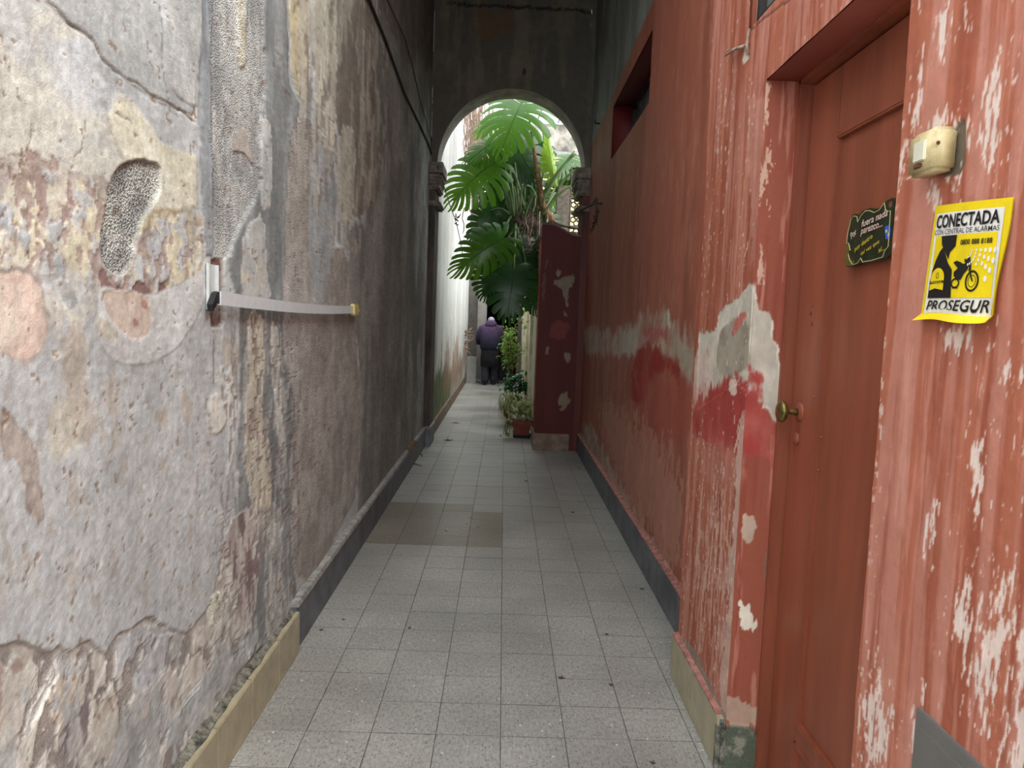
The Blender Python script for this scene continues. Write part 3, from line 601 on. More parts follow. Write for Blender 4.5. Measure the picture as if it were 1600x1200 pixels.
# far part
NY0, NY1, NZ0, NZ1 = 5.07, 6.83, 2.985, 3.46
U, V = mg(ygrid(YS, YA, .92, 1.7, must=(NY0, NY1), lo=.008), zgrid(ZC, .010, 3.8, .02, must=(NZ0, NZ1)))
Q = Paint(0, XR, -1, U, V, (166, 98, 78))
Q.tint(.8, 3.5, .6, 31, col=(142, 82, 62), thr=(.35, .66)).tint(.4, 9, 1.2, 32, col=(178, 116, 94), thr=(.42, .68)).tint(.3, 40, 5, 33, col=(204, 150, 130), thr=(.62, .74))
Q.patch([(3.04, 5.6), (3.04, 3.76), (4.4, 3.70), (5.6, 3.63), (8.6, 3.49), (8.6, 5.6)], (122, 122, 114), h=.004, world=True, warp=.02, edge=.006, smooth=False, col2=(146, 148, 140), mf=(3, 1.2))
Q.patch([(908, 505), (960, 520), (985, 510), (1000, 500), (1020, 495), (1044, 484), (1048, 500), (1090, 540), (1088, 600), (1040, 560), (1000, 550), (960, 556), (910, 550)], (176, 140, 124), h=-.001, warp=.06, wf=5, edge=.03, frag=.12, ff=10, col2=(186, 170, 152), mf=(8, 5), thr=(.4, .6), a=.95)
Q.patch([(972, 520), (990, 512), (1000, 540), (984, 556), (970, 548)], (186, 176, 158), warp=.04, edge=.01, frag=.03)
Q.patch([(1042, 482), (1046, 484), (1048, 512), (1043, 510)], (206, 198, 180), warp=.01, edge=.004)
Q.patch([(1003, 510), (1040, 505), (1046, 530), (1010, 534)], (176, 92, 86), warp=.05, frag=.06, edge=.02, a=.8)
Q.patch([(1046, 520), (1086, 560), (1086, 592), (1052, 572)], (170, 158, 138), warp=.04, frag=.07, ff=14, edge=.01, a=.9)
Q.patch([(992, 545), (1020, 538), (1046, 560), (1062, 572), (1062, 596), (1044, 580), (1020, 585), (1000, 640), (984, 620)], (150, 42, 40), warp=.05, edge=.03, frag=.04, col2=(160, 70, 54))
Q.patch([(1000, 580), (1088, 600), (1080, 690), (1000, 700)], (172, 78, 62), warp=.1, edge=.08, a=.5)
Q.patch([(912, 650), (935, 690), (975, 760), (1010, 830), (1064, 920), (1064, 980), (1000, 850), (940, 740), (905, 690)], (160, 134, 118), warp=.05, wf=7, frag=.12, ff=12, edge=.012, a=.9, col2=(190, 170, 152))
Q.patch([(930, 620), (1070, 700), (1060, 930), (960, 740)], (196, 146, 128), warp=.08, frag=.28, ff=24, edge=.012, a=.6)
Q.hole(NY0, NY1, NZ0, NZ1)
Q.tint(.05, 20, 12, 35)
# jamb and soffit of the door, end face of the step
U, V = mg(np.arange(XN, XR+.06, .003), np.arange(0, ZD+.001, .004)); V[:, -1] = ZD
J = Paint(1, YJ, -1, U, V, (156, 86, 66)); J.tint(.7, 40, 1.5, 41, col=(144, 70, 54), thr=(.4, .6)).tint(.5, 60, 4, 42, col=(214, 160, 140), thr=(.62, .72))
wound(J)
J.patch([(1185, 300), (1192, 130), (1206, 135), (1196, 440), (1180, 440)], (226, 196, 172), warp=.004, frag=.034, ff=110, edge=.002, a=.75, brk=(60, 14, .48))
J.patch([(1160, 800), (1184, 815), (1176, 850), (1158, 840)], (196, 170, 150), warp=.012, frag=.015, ff=60)
J.patch([(1150, 930), (1180, 960), (1182, 985), (1160, 985)], (232, 222, 204), warp=.006, frag=.018, ff=70, edge=.002)
J.patch([(1196, 900), (1204, 800), (1200, 1140), (1188, 1140)], (130, 110, 92), warp=.004, frag=.02, ff=60, a=.8)
J.patch([(1120, 1080), (1180, 1100), (1180, 1140), (1120, 1130)], (190, 170, 150), warp=.01, frag=.03, ff=60, a=.8)
J.patch([(1118, 1128), (1190, 1138), (1185, 1260), (1110, 1260)], (92, 100, 84), h=.012, warp=.006, peb=.6, col2=(150, 146, 130), mf=(14, 14), thr=(.5, .6))
U, V = mg(np.arange(YD, YJ+.001, .01), np.arange(XN, XR+.04, .01))
SF = MB()
surf_boxes = [((XN+.012, -.25, 0), (XR+.35, YD-.001, ZD), RED), ((XN+.012, -.25, ZD+.004), (XR+.35, WY0-.001, ZO), RED), ((XN+.004, WY0-.002, ZD), (XR+.35, WY1+.002, WZ0-.004), (150, 72, 56)),
              ((XN+.012, WY0-.002, WZ1+.003), (XR+.35, WY1+.002, ZO), RED), ((XN+.012, WY1+.003, ZD), (XR+.35, YS+.001, ZC), RED), ((XN+.012, YJ+.01, 0), (XR+.35, YS+.001, ZD), RED),
              ((XR+.08, YD-.01, 0), (XR+.35, YJ+.02, ZD+.01), RED),
              ((XN+.004, YD-.004, ZD-.002), (XR+.1, YJ, ZD+.02), (146, 72, 56)),
              ((XN+.004, YD-.03, 0), (XR+.1, YD-.002, ZD), (170, 92, 74)),
              ((XR+.012, YS, 0), (XR+.35, YA, NZ0-.002), (120, 40, 34)), ((XR+.012, YS, NZ1+.002), (XR+.35, YA, ZC), (96, 30, 28)),
              ((XR+.012, YS, NZ0-.01), (XR+.35, NY0-.002, NZ1+.01), (96, 30, 28)), ((XR+.012, NY1+.002, NZ0-.01), (XR+.35, YA, NZ1+.01), (96, 30, 28))]
nearR = Paint(0, XN, -1, *mg(np.array(sorted(set(list(np.arange(-.25, .85, .05))+[.85]))), np.linspace(0, ZO, 70)), RED)
nearR.tint(.9, 14, .7, 21, col=RED2, thr=(.4, .62)).tint(.5, 30, 1.6, 22, col=(206, 150, 136), thr=(.46, .66))
SG = Paint(1, YS, 1, *mg(np.array([XN, (XN+XR)/2, XR+.01]), np.arange(0, ZC+.05, .05)), (150, 80, 60))
surf_object('wall_right', [R, Q, J, nearR, SG], M['redwall'], boxes=surf_boxes, lumps=[(.0006, .0025), (.001, .004), (.0005, .001), (.001, .003), (0, 0)])

# ---- arch wall
XC, RX, RZ, ZS = .018, .84, .88, 3.22
n = 120
th = np.linspace(math.pi, 0, n)
xa = XC+RX*np.cos(th); za = ZS+RZ*np.sin(th)
t = np.linspace(0, 1, 70)
U = np.repeat(xa[:, None], 70, 1); V = za[:, None]+t[None, :]*(ZC-za[:, None])
AW = Paint(1, YA, -1, U, V, (112, 106, 94))
uL = np.linspace(XL-.02, XC-RX, 6); uR = np.linspace(XC+RX, XR+.02, 6); vv = np.linspace(ZS-.02, ZC, 90)
AL = Paint(1, YA, -1, *mg(uL, vv), (112, 106, 94)); AR = Paint(1, YA, -1, *mg(uR, vv), (112, 106, 94))
for a_ in (AW, AL, AR):
    a_.tint(.8, 2.2, 1.6, 51, col=(90, 86, 78), thr=(.4, .62)).tint(.5, 9, 1.4, 52, col=(128, 116, 96), thr=(.5, .66)).tint(.08, 20, 20, 53)
AW.patch([(745, 10), (770, 14), (775, 60), (750, 70)], (120, 84, 54), warp=.08, edge=.05, a=.6); AW.patch([(775, 15), (800, 15), (798, 50), (780, 50)], (124, 86, 56), warp=.08, edge=.05, a=.6)
AW.crack([(700, 4), (740, 8), (800, 10), (850, 13), (905, 16), (932, 20)], (30, 28, 26), w=.012, depth=-.01, warp=.03)
# ring of lighter render under the arch, its soffit
bx = []
surf_object('wall_arch', [AW, AL, AR], M['wall'], boxes=[], lumps=[(.001, .004)]*3)
aw = MB()
for i in range(n-1):
    x0, x1, z0, z1 = xa[i], xa[i+1], za[i], za[i+1]
    aw.add([(x0, YA, z0), (x1, YA, z1), (x1, YB, z1), (x0, YB, z0)], [(0, 1, 2, 3)])
    aw.add([(x0, YB, z0), (x1, YB, z1), (x1, YB, 6), (x0, YB, 6)], [(0, 1, 2, 3)])
    aw.add([(x0, YA+.012, ZC), (x1, YA+.012, ZC), (x1, YB, 6), (x0, YB, 6)], [(0, 1, 2, 3)])
tag(aw.build('trim_arch_soffit', mat('arch_soffit_render', (158, 152, 142), .95, var=.15, scale=6, bump=.3), None, True), kind='structure')
# piers either side, with capitals
MR = mat('dark_red_pier', (88, 28, 20), .6, var=.25, scale=5, stretch=(1, 1, .3), bump=.12, thr=(.3, .7))
def pier(name, x0, x1, m, side, ztop):
    o = MB().box((x0, YA-.05, 0), (x1, YB, ztop), .006).build(name, m); tag(o, kind='structure'); return o
pl_ = pier('trim_pilaster_left', XL-.02, -.83, mat('dark_pilaster', (74, 66, 60), .9, var=.3, scale=6, stretch=(1, 1, .3), bump=.3), 1, 3.0)
pr_ = pier('trim_pilaster_right', .845, XR+.02, MR, -1, 3.0)
for side, x0, x1 in ((1, XL-.02, -.80), (-1, .80, XR+.02)):
    c = MB(); e = side
    xi = x1 if side > 0 else x0; xo = x0 if side > 0 else x1
    for z0, z1, pr in ((3.12, 3.24, .055), (3.06, 3.12, .040), (2.94, 3.06, .018), (2.76, 2.82, .035)):
        c.box((xo, YA-.06-max(pr, 0), z0), (xi+side*pr, YB+.04, z1), .018 if pr != .055 else .006)
    for t_ in range(5): c.box((xo, YA-.06-.018-.004*t_, 3.06-.012*t_-.012), (xi+side*(.036-.004*t_), YB+.04, 3.06-.012*t_), .004)
    tag(c.build('trim_capital_'+('left' if side > 0 else 'right'), M['capital']), kind='structure')
o = MB()
o.box((XL-.02, YA-.075, 0), (-.815, YB+.02, .21), .004)
tag(o.build('trim_pilaster_base', M['slate']), kind='structure')
o = MB(); o.box((XL+.0, YA-.085, .21), (-.805, YB+.03, .235), .006); tag(o.build('trim_pilaster_ledge', M['lip']), kind='structure')

# ---- ceiling
o = MB(); o.box((XL-.35, ROOF_Y, ZC), (XR+.35, YB, ZC+.25)); tag(o.build('ceiling', M['ceil']), kind='structure')
for y in (3.8, 5.4, 7.0):
    tag(MB().box((XL, y, ZC-.14), (XR, y+.12, ZC+.01), .005).build('trim_ceiling_beam', M['iron']), kind='structure')

# ---- floor: slab, laid tiles
fl = MB(); fl.box((-30, -30, -.3), (30, 60, -.005)); floor = fl.build('floor', M['grout'], origin=(0, 0, -.3)); tag(floor, kind='structure')
def terrazzo(name, c, c2, rough, spots=.5):
    m, nt, b = new_mat(name); N, K = nt.nodes, nt.links
    g = N.new('ShaderNodeNewGeometry'); oi = N.new('ShaderNodeObjectInfo')
    n = N.new('ShaderNodeTexNoise'); n.inputs['Scale'].default_value = 1.6; n.inputs['Detail'].default_value = 6; K.new(g.outputs['Position'], n.inputs['Vector'])
    mp = N.new('ShaderNodeMapping'); mp.inputs['Scale'].default_value = (1, .45, 1); K.new(g.outputs['Position'], mp.inputs['Vector'])
    n2 = N.new('ShaderNodeTexNoise'); n2.inputs['Scale'].default_value = 95; n2.inputs['Detail'].default_value = 6; n2.inputs['Roughness'].default_value = .75; K.new(mp.outputs[0], n2.inputs['Vector'])
    v = N.new('ShaderNodeTexVoronoi'); v.inputs['Scale'].default_value = 85; K.new(g.outputs['Position'], v.inputs['Vector'])
    v2 = N.new('ShaderNodeTexVoronoi'); v2.inputs['Scale'].default_value = 26; K.new(g.outputs['Position'], v2.inputs['Vector'])
    r = N.new('ShaderNodeValToRGB'); r.color_ramp.elements[0].position = .35; r.color_ramp.elements[1].position = .68
    r.color_ramp.elements[0].color = L4(c); r.color_ramp.elements[1].color = L4(c2); K.new(n.outputs['Fac'], r.inputs['Fac'])
    r2 = N.new('ShaderNodeValToRGB'); r2.color_ramp.elements[0].position = .36; r2.color_ramp.elements[1].position = .62
    r2.color_ramp.elements[0].color = (.52, .52, .52, 1); r2.color_ramp.elements[1].color = (1.12, 1.12, 1.12, 1); K.new(n2.outputs['Fac'], r2.inputs['Fac'])
    mu = N.new('ShaderNodeMix'); mu.data_type = 'RGBA'; mu.blend_type = 'MULTIPLY'; mu.inputs['Factor'].default_value = .8
    K.new(r.outputs['Color'], mu.inputs['A']); K.new(r2.outputs['Color'], mu.inputs['B'])
    def chip(vn_, lo, colr, prev):
        lt = N.new('ShaderNodeMath'); lt.operation = 'LESS_THAN'; lt.inputs[1].default_value = lo; K.new(vn_.outputs['Distance'], lt.inputs[0])
        sp = N.new('ShaderNodeSeparateColor'); K.new(vn_.outputs['Color'], sp.inputs[0])
        gt = N.new('ShaderNodeMath'); gt.operation = 'GREATER_THAN'; gt.inputs[1].default_value = .74; K.new(sp.outputs[0], gt.inputs[0])
        ml = N.new('ShaderNodeMath'); ml.operation = 'MULTIPLY'; K.new(lt.outputs[0], ml.inputs[0]); K.new(gt.outputs[0], ml.inputs[1])
        ml2 = N.new('ShaderNodeMath'); ml2.operation = 'MULTIPLY'; ml2.inputs[1].default_value = .8; K.new(ml.outputs[0], ml2.inputs[0])
        mm = N.new('ShaderNodeMix'); mm.data_type = 'RGBA'; K.new(ml2.outputs[0], mm.inputs['Factor']); K.new(prev, mm.inputs['A']); mm.inputs['B'].default_value = L4(colr)
        return mm.outputs['Result']
    x = chip(v, .30, (92, 88, 82), mu.outputs['Result']); x = chip(v2, .12, (228, 226, 218), x)
    tv = N.new('ShaderNodeMath'); tv.operation = 'MULTIPLY_ADD'; tv.inputs[1].default_value = .11; tv.inputs[2].default_value = .945; K.new(oi.outputs['Random'], tv.inputs[0])
    sc = N.new('ShaderNodeVectorMath'); sc.operation = 'SCALE'; K.new(x, sc.inputs[0]); K.new(tv.outputs[0], sc.inputs['Scale'])
    K.new(sc.outputs[0], b.inputs['Base Color'])
    rr = N.new('ShaderNodeMapRange'); rr.inputs['To Min'].default_value = rough-.10; rr.inputs['To Max'].default_value = rough+.16; K.new(n.outputs['Fac'], rr.inputs['Value']); K.new(rr.outputs[0], b.inputs['Roughness'])
    bp = N.new('ShaderNodeBump'); bp.inputs['Strength'].default_value = .10; bp.inputs['Distance'].default_value = .004; K.new(n2.outputs['Fac'], bp.inputs['Height']); K.new(bp.outputs[0], b.inputs['Normal'])
    return m
MT = terrazzo('worn_terrazzo', (154, 153, 146), (182, 181, 173), .33)
MP = terrazzo('brownish_repair_tile', (124, 117, 104), (146, 139, 124), .30)
TX, TY = .2335, .2217; X0 = .038; Y0 = 2.543
def tile_mesh(name, w, l):
    bm = bmesh.new(); bmesh.ops.create_cube(bm, size=1)
    for v in bm.verts: v.co = Vector((v.co.x*w, v.co.y*l, (v.co.z-.5)*.005))
    bmesh.ops.bevel(bm, geom=[e for e in bm.edges if all(v.co.z > -.001 for v in e.verts)], offset=.0012, segments=1, affect='EDGES')
    for f in bm.faces: f.material_index = 0 if f.normal.z > .9 else 1
    me = bpy.data.meshes.new(name); bm.to_mesh(me); bm.free(); return me
TM = {}
rnd = random.Random(4)
cells = []
for j in range(-8, 66):
    for i in range(-5, 4):
        x0, x1 = X0+i*TX, X0+(i+1)*TX; yc = Y0+(j+.5)*TY
        lim0, lim1 = (-.885, XR) if yc < YB else (-.885, .42)
        if yc < YS: lim1 = XN+.01
        if yc < YJ and yc > YD: lim1 = .93
        x0 = max(x0, lim0); x1 = min(x1, lim1)
        if x1-x0 < .02 or yc > 17.45: continue
        cells.append((yc, (x0+x1)/2, x1-x0, i, j))
cells.sort()
rest = MB()
cnt = 0
for yc, xc, w, i, j in cells:
    z = rnd.uniform(-.0008, .0008)
    rep = (i <= -2 and 10 <= j <= 14) or (i == -1 and 10 <= j <= 13)
    g = .0009+rnd.random()*.0007
    if cnt < 296 and yc > .9:
        k = (round(w, 3), round(g, 3), rep)
        if k not in TM:
            TM[k] = tile_mesh('tile', w-g, TY-g*(.5 if rnd.random() < .5 else 1)); TM[k].materials.append(MP if rep else MT); TM[k].materials.append(M['grout'])
        o = bpy.data.objects.new('tile', TM[k]); link(o, floor); o.location = (xc, yc, z+.3); o.rotation_euler = (rnd.uniform(-.0015, .0015), rnd.uniform(-.0015, .0015), 0)
        cnt += 1
    else:
        rest.box((xc-w/2+.0015, yc-TY/2+.0015, -.005), (xc+w/2-.0015, yc+TY/2-.0015, z))
tag(rest.build('far_tiles', MT, floor), kind='stuff')

# ---- skirtings
bl = MB(); bl.box((XL-.005, 3.165, 0), (-.872, YA-.05, .205), .002); bl = bl.build('baseboard_left', M['slate']); tag(bl, kind='structure')
led = MB(); rr = random.Random(3); ys = np.arange(3.165, 7.0, .03); 
def ledge_strip(mb, ya, yb_, xw, xf, z0, z1, seed, amp=.003, slope=0.0):
    n_ = int((yb_-ya)/.025)+1; yy = np.linspace(ya, yb_, n_+1); sg = 1 if xf > xw else -1
    a = (fbm(yy*9, yy*0+seed, 3, seed)-.5)*2*amp; b = (fbm(yy*11, yy*0+seed, 3, seed+5)-.5)*2*amp
    vs = []
    for i, y in enumerate(yy): vs += [(xw, y, z0), (xf+sg*a[i], y, z0), (xf+sg*a[i]-sg*.001, y, z0+(z1-z0)*.6+b[i]), (xf-sg*(.004+slope)+sg*a[i], y, z1+b[i]-slope*.2), (xw, y, z1+b[i]+slope)]
    fs = [(i*5+j, i*5+(j+1) % 5, (i+1)*5+(j+1) % 5, (i+1)*5+j) for i in range(n_) for j in range(5)]+[(0, 1, 2, 3, 4), tuple(range(n_*5, n_*5+5))]
    mb.add(vs, fs)
ledge_strip(led, 3.165, 6.95, XL-.012, -.863, .203, .230, 3); ledge_strip(led, 7.5, 8.46, XL-.012, -.866, .203, .228, 4)
led.build('ledge', M['lip'], bl)
MB().box((XL-.01, 6.95, .205), (-.852, 7.5, .238), .01).build('wooden_strip', M['bark'], bl)
def tiles_base(name, pieces, x_in, x_out, z, mt, grout=True):
    root = MB().box((x_in, pieces[0][0], 0), (x_out+(.006 if x_in < x_out else -.006)*(-1), pieces[-1][1], z-.004)).build(name, M['grout']); tag(root, kind='structure')
    for a_, b_ in pieces:
        MB().box((x_in, a_+.0015, 0), (x_out, b_-.0015, z+rr.uniform(-.002, .002)), .003).build('tile', mt, root)
    return root
e = [3.163, 2.87, 2.55, 2.23, 1.92, 1.61, 1.30, .99, .68][::-1]
tiles_base('baseboard_near_left', list(zip(e[:-1], e[1:])), XL-.005, -.858, .185, M['beige'])
cm = MB()
ledge_strip(cm, .70, 3.16, XL-.012, -.874, .176, .196, 8, .010, .010)       # broken mortar along the tile tops
cm.build('mortar', M['stone'], bpy.data.objects['baseboard_near_left'])
e = [8.97+.3*k for k in range(30)]
tiles_base('baseboard_passage', list(zip(e[:-1], e[1:])), XL, -.852, .17, M['brownbase'])
o = MB().box((XR+.01, YS-.0, 0), (.89, YA-.06, .21), .002).build('baseboard_right', M['slate']); tag(o, kind='structure')
led = MB()
ledge_strip(led, YS+.001, YA-.08, XR+.012, .886, .208, .222, 9, .002, .022)
led.build('ledge', M['redlip'], o)
tiles_base('baseboard_near_right', [(2.372, 2.70), (2.70, 3.052)], XN+.01, .768, .185, M['beige'])
led = MB()
ledge_strip(led, 2.40, 3.05, XN+.012, .768, .184, .194, 12, .002, .014)
led.build('ledge', M['redlip'], bpy.data.objects['baseboard_near_right'])
MB().box((.764, 2.355, 0), (XN+.10, 2.40, .17), .012).build('trim_mossy_corner', M['stone']); tag(bpy.data.objects['trim_mossy_corner'], kind='structure')

# ================================================================== DOOR, WINDOWS
door = empty('door_1', (XR+.01, 1.93, 0), kind='structure')
XD = .93
d = MB()
d.box((.893, YJ-.018, 0), (.945, YJ+.004, ZD), .003)
d.box((.893, YD-.01, ZD-.016), (.945, YJ, ZD+.004), .003)
d.build('door_frame', M['door'], door)
MB().box((.948, YD-.01, 0), (.975, YJ, ZD)).build('rebate', M['doordark'], door)
yo, zt, zb, zl = YJ-.028, ZD-.022, .008, .29          # leaf outline
py0, py1, pz0, pz1 = YD+.19, 2.135, .305, 2.055          # upper panel
d = MB()
for a_, b_ in (((XD, py1, zb), (XD+.035, yo, zt)), ((XD, YD+.004, zb), (XD+.035, py0, zt)), ((XD, py0, pz1), (XD+.035, py1, zt)), ((XD, py0, .245), (XD+.035, py1, pz0)), ((XD, py0, zb), (XD+.035, py1, .07))): d.box(a_, b_, .003)
leaf_ = d.build('door_leaf', M['door'], door)
MB().box((XD+.011, py0-.005, pz0-.005), (XD+.03, py1+.005, pz1+.005)).build('upper_panel', M['door'], leaf_)
MB().box((XD+.011, py0-.005, .065), (XD+.03, py1+.005, .25)).build('lower_panel', M['door'], leaf_)
d = MB()
def frame_mould(mb, y0, y1, z0, z1, w=.020, h=.007):
    for k, (ww, hh) in enumerate(((w, h), (w*.45, h*1.7))):
        x = XD-hh*.4
        mb.box((x, y0-ww/2, z0-ww/2), (XD+.02, y0+ww/2, z1+ww/2), .0015); mb.box((x, y1-ww/2, z0-ww/2), (XD+.02, y1+ww/2, z1+ww/2), .0015)
        mb.box((x, y0, z0-ww/2), (XD+.02, y1, z0+ww/2), .0015); mb.box((x, y0, z1-ww/2), (XD+.02, y1, z1+ww/2), .0015)
frame_mould(d, py0, py1, pz0, pz1); frame_mould(d, py0, py1, .07, .245)
d.build('panel_moulding', M['door'], leaf_)
kz = 1.247; ky = 2.268
k = MB().lathe((XD+.002, ky, kz), (-1, 0, 0), [(0, .030), (.004, .030), (.007, .024), (.010, .016)], 24).build('rosette', M['door'], leaf_, True)
k = MB().lathe((XD-.006, ky, kz), (-1, 0, 0), [(0, .011), (.012, .010), (.026, .008), (.034, .008), (.038, .014), (.041, .028), (.046, .0335), (.052, .0345), (.057, .033), (.061, .027), (.063, .015), (.064, .002)], 28).build('knob', M['brass'], leaf_, True)
k['label'] = 'worn brass knob'
MB().lathe((XD+.002, ky+.008, kz-.085), (-1, 0, 0), [(0, .020), (.006, .020), (.010, .015), (.013, .006)], 16).build('lock_cover', M['door'], leaf_, True)
for (px, py) in ((1283, 683), (1279, 735), (1236, 612), (1272, 620)):
    q = on(px, py, 0, XD); MB().lathe((XD+.002, q[1], q[2]), (-1, 0, 0), [(0, .0045), (.004, .0042), (.0055, .002)], 10).build('screw_head', M['door'], leaf_, True)
for (px, py, h) in ((1267, 490, .012), (1269, 506, .014), (1270, 478, .005)):
    q = on(px, py, 0, XD); MB().box((XD-.0015, q[1]-.004, q[2]-h/2), (XD+.004, q[1]+.004, q[2]+h/2), .001).build('keyhole', M['rust'], leaf_)

def window(name, x, y0, y1, z0, z1, d, fw, bars, fm, gm):
    w = empty(name, (x, (y0+y1)/2, z0), kind='structure')
    f = MB()
    for a_, b_ in (((x, y0, z0), (x+d, y1, z0+fw)), ((x, y0, z1-fw), (x+d, y1, z1)), ((x, y0, z0), (x+d, y0+fw, z1)), ((x, y1-fw, z0), (x+d, y1, z1))): f.box(a_, b_, .002)
    f = f.build('window_frame', fm, w)
    for t_ in bars:
        yy = y0+(y1-y0)*t_; MB().box((x+.004, yy-.011, z0+fw), (x+d-.004, yy+.011, z1-fw), .001).build('glazing_bar', fm, f)
    MB().box((x+d*.5, y0+fw*.5, z0+fw*.5), (x+d*.5+.005, y1-fw*.5, z1-fw*.5)).build('pane', gm, w)
    return w
gm, nt, b = new_mat('dusty_glass'); b.inputs['Base Color'].default_value = L4((96, 104, 104)); b.inputs['Roughness'].default_value = .25; b.inputs['Specular IOR Level'].default_value = .7
nn = nt.nodes.new('ShaderNodeTexNoise'); nn.inputs['Scale'].default_value = 4; rr_ = nt.nodes.new('ShaderNodeValToRGB'); rr_.color_ramp.elements[0].color = L4((84, 92, 92)); rr_.color_ramp.elements[1].color = L4((120, 126, 122))
nt.links.new(nn.outputs['Fac'], rr_.inputs['Fac']); nt.links.new(rr_.outputs['Color'], b.inputs['Base Color'])
window('window_1', XR+.17, NY0, NY1, NZ0, NZ1, .04, .03, (.5, .72, .86), M['iron'], gm)
d = MB()
d.box((XR+.17, 5.9, 3.2), (XR+.15, 5.98, 3.22)); d.build('window_latch', M['iron'], bpy.data.objects['window_1'])
window('window_2', XN+.012, WY0, WY1-.035, WZ0, WZ1, .05, .022, (.5,), M['iron'], gm)
MB().box((XN+.02, WY1-.035, WZ0), (XN+.05, WY1-.004, WZ1), .003).build('paint_chipped_jamb', M['lip'], bpy.data.objects['window_2'])
# knotted wire hanging at the corner of the upper window
w = MB(); a_ = on(1171, 70, 0, XN); b_ = on(1136, 88, 0, XN-.004)
w.tube([(XN-.004, a_[1], a_[2]), (XN-.022, a_[1]*.6+b_[1]*.4, a_[2]*.6+b_[2]*.4), (XN-.012, b_[1], b_[2])], [.004, .0055, .002])
w.tube([(XN-.002, a_[1], a_[2]+.004), (XN-.014, a_[1]*.5+b_[1]*.5, a_[2]*.5+b_[2]*.5+.008), (XN-.010, b_[1]-.02, b_[2]+.01)], [.003, .003, .0015])
w.tube([(XN-.006, a_[1]-.004, a_[2]+.05), (XN-.010, a_[1]-.006, a_[2]), (XN-.004, a_[1]-.002, a_[2]-.035)], .005)
tag(w.build('twisted_wire', M['twig'], None, True), 'grey twisted wire tied at the bottom corner of the high window', 'wire')

# ================================================================== SIGNS AND FITTINGS ON THE RIGHT
def text_polys(body, size=1.0, bold=0.0, shear=0.0, space=1.0):
    cu = bpy.data.curves.new('lettering', 'FONT'); cu.body = body; cu.size = size; cu.offset = bold; cu.shear = shear; cu.space_character = space
    cu.resolution_u = 3; cu.fill_mode = 'FRONT'
    ob = bpy.data.objects.new('lettering', cu); COL.objects.link(ob); dg = bpy.context.evaluated_depsgraph_get()
    me = bpy.data.meshes.new_from_object(ob.evaluated_get(dg)); bpy.data.objects.remove(ob)
    vs = [(v.co.x, v.co.y) for v in me.vertices]; fs = [tuple(p.vertices) for p in me.polygons]; bpy.data.meshes.remove(me)
    return vs, fs
def fit_text(body, u0, u1, v0, v1, **kw):
    vs, fs = text_polys(body, **kw); A_ = np.array(vs); mn, mx = A_.min(0), A_.max(0)
    return [(u0+(x-mn[0])/(mx[0]-mn[0])*(u1-u0), v0+(y-mn[1])/(mx[1]-mn[1])*(v1-v0)) for x, y in vs], fs
# alarm sign: u 0..1 left to right, v 0..1 bottom to top
S_TL, S_TR, S_BR, S_BL = [on(px, py, 0, XN-.006) for px, py in ((1461, 322), (1580, 308), (1560, 504), (1436, 501))]
def sign_pt(u, v, off=0.0):
    top = S_TL*(1-u)+S_TR*u; bot = S_BL*(1-u)+S_BR*u; p = bot*(1-v)+top*v
    curl = .016*max(0, .06-v)/.06*(1-.4*math.sin(u*7))+.012*max(0, u-.9)/.1*(1-v)+.006*math.sin(u*math.pi)
    return (XN-.004-curl-off, p[1]+(.004*math.sin(v*6) if u > .95 else 0), p[2]+.003*math.sin(u*6)*(v < .1))
sign = empty('alarm_warning_sign', (XN-.004, 1.28, 1.53), 'yellow and white alarm warning sign with motorcycle, on the red wall', 'sign')
def sign_piece(name, vs, fs, m, off, thick=0, sub=None, parent=None):
    mb = MB(); mb.add([sign_pt(u, v, off) for u, v in vs], fs); o = mb.build(name, m, parent or sign); return o
def grid2(u0, u1, v0, v1, nu, nv):
    vs = [(u0+(u1-u0)*i/nu, v0+(v1-v0)*j/nv) for i in range(nu+1) for j in range(nv+1)]
    return vs, [(i*(nv+1)+j, (i+1)*(nv+1)+j, (i+1)*(nv+1)+j+1, i*(nv+1)+j+1) for i in range(nu) for j in range(nv)]
vs, fs = grid2(0, 1, 0, 1, 60, 60)
mb = MB(); mb.add([sign_pt(u, v, 0) for u, v in vs], fs); mb.add([sign_pt(u, v, -.0018) for u, v in vs], fs); mb.build('backing_sheet', M['signyellow'], sign)
sign_piece('white_field', *grid2(.055, .945, .06, .93, 54, 54), M['signwhite'], .0010)
sign_piece('yellow_picture_field', *grid2(.10, .90, .20, .735, 48, 32), M['signyellow'], .0018)
sign_piece('lettering', *fit_text('CONECTADA', .08, .915, .80, .915, bold=.026), M['signblack'], .0028)
sign_piece('lettering', *fit_text('CON CENTRAL DE ALARMAS', .075, .92, .745, .788, bold=.006), M['signblack'], .0028)
sign_piece('lettering', *fit_text('PROSEGUR', .10, .90, .088, .182, bold=.012, shear=.25), M['signblack'], .0028)
sign_piece('lettering', *fit_text('0800 888 8188', .49, .86, .645, .69, bold=.02), M['signblack'], .0028)
def flat(pts): return pts, [tuple(range(len(pts)))]
vs, fs = flat([(.20, .733), (.43, .733), (.43, .64), (.36, .59), (.35, .53), (.31, .57), (.22, .66)]); sign_piece('guard_cap', vs, fs, M['signblack'], .0028)
vs, fs = flat([(.10, .20), (.45, .20), (.43, .34), (.42, .44), (.35, .50), (.25, .64), (.20, .60), (.15, .52), (.12, .44), (.10, .34)]); sign_piece('guard_jacket', vs, fs, M['signblack'], .0028)
def arc_pts(cx, cy, rx, ry, a0, a1, n): return [(cx+rx*math.cos(a0+(a1-a0)*i/n), cy+ry*math.sin(a0+(a1-a0)*i/n)) for i in range(n+1)]
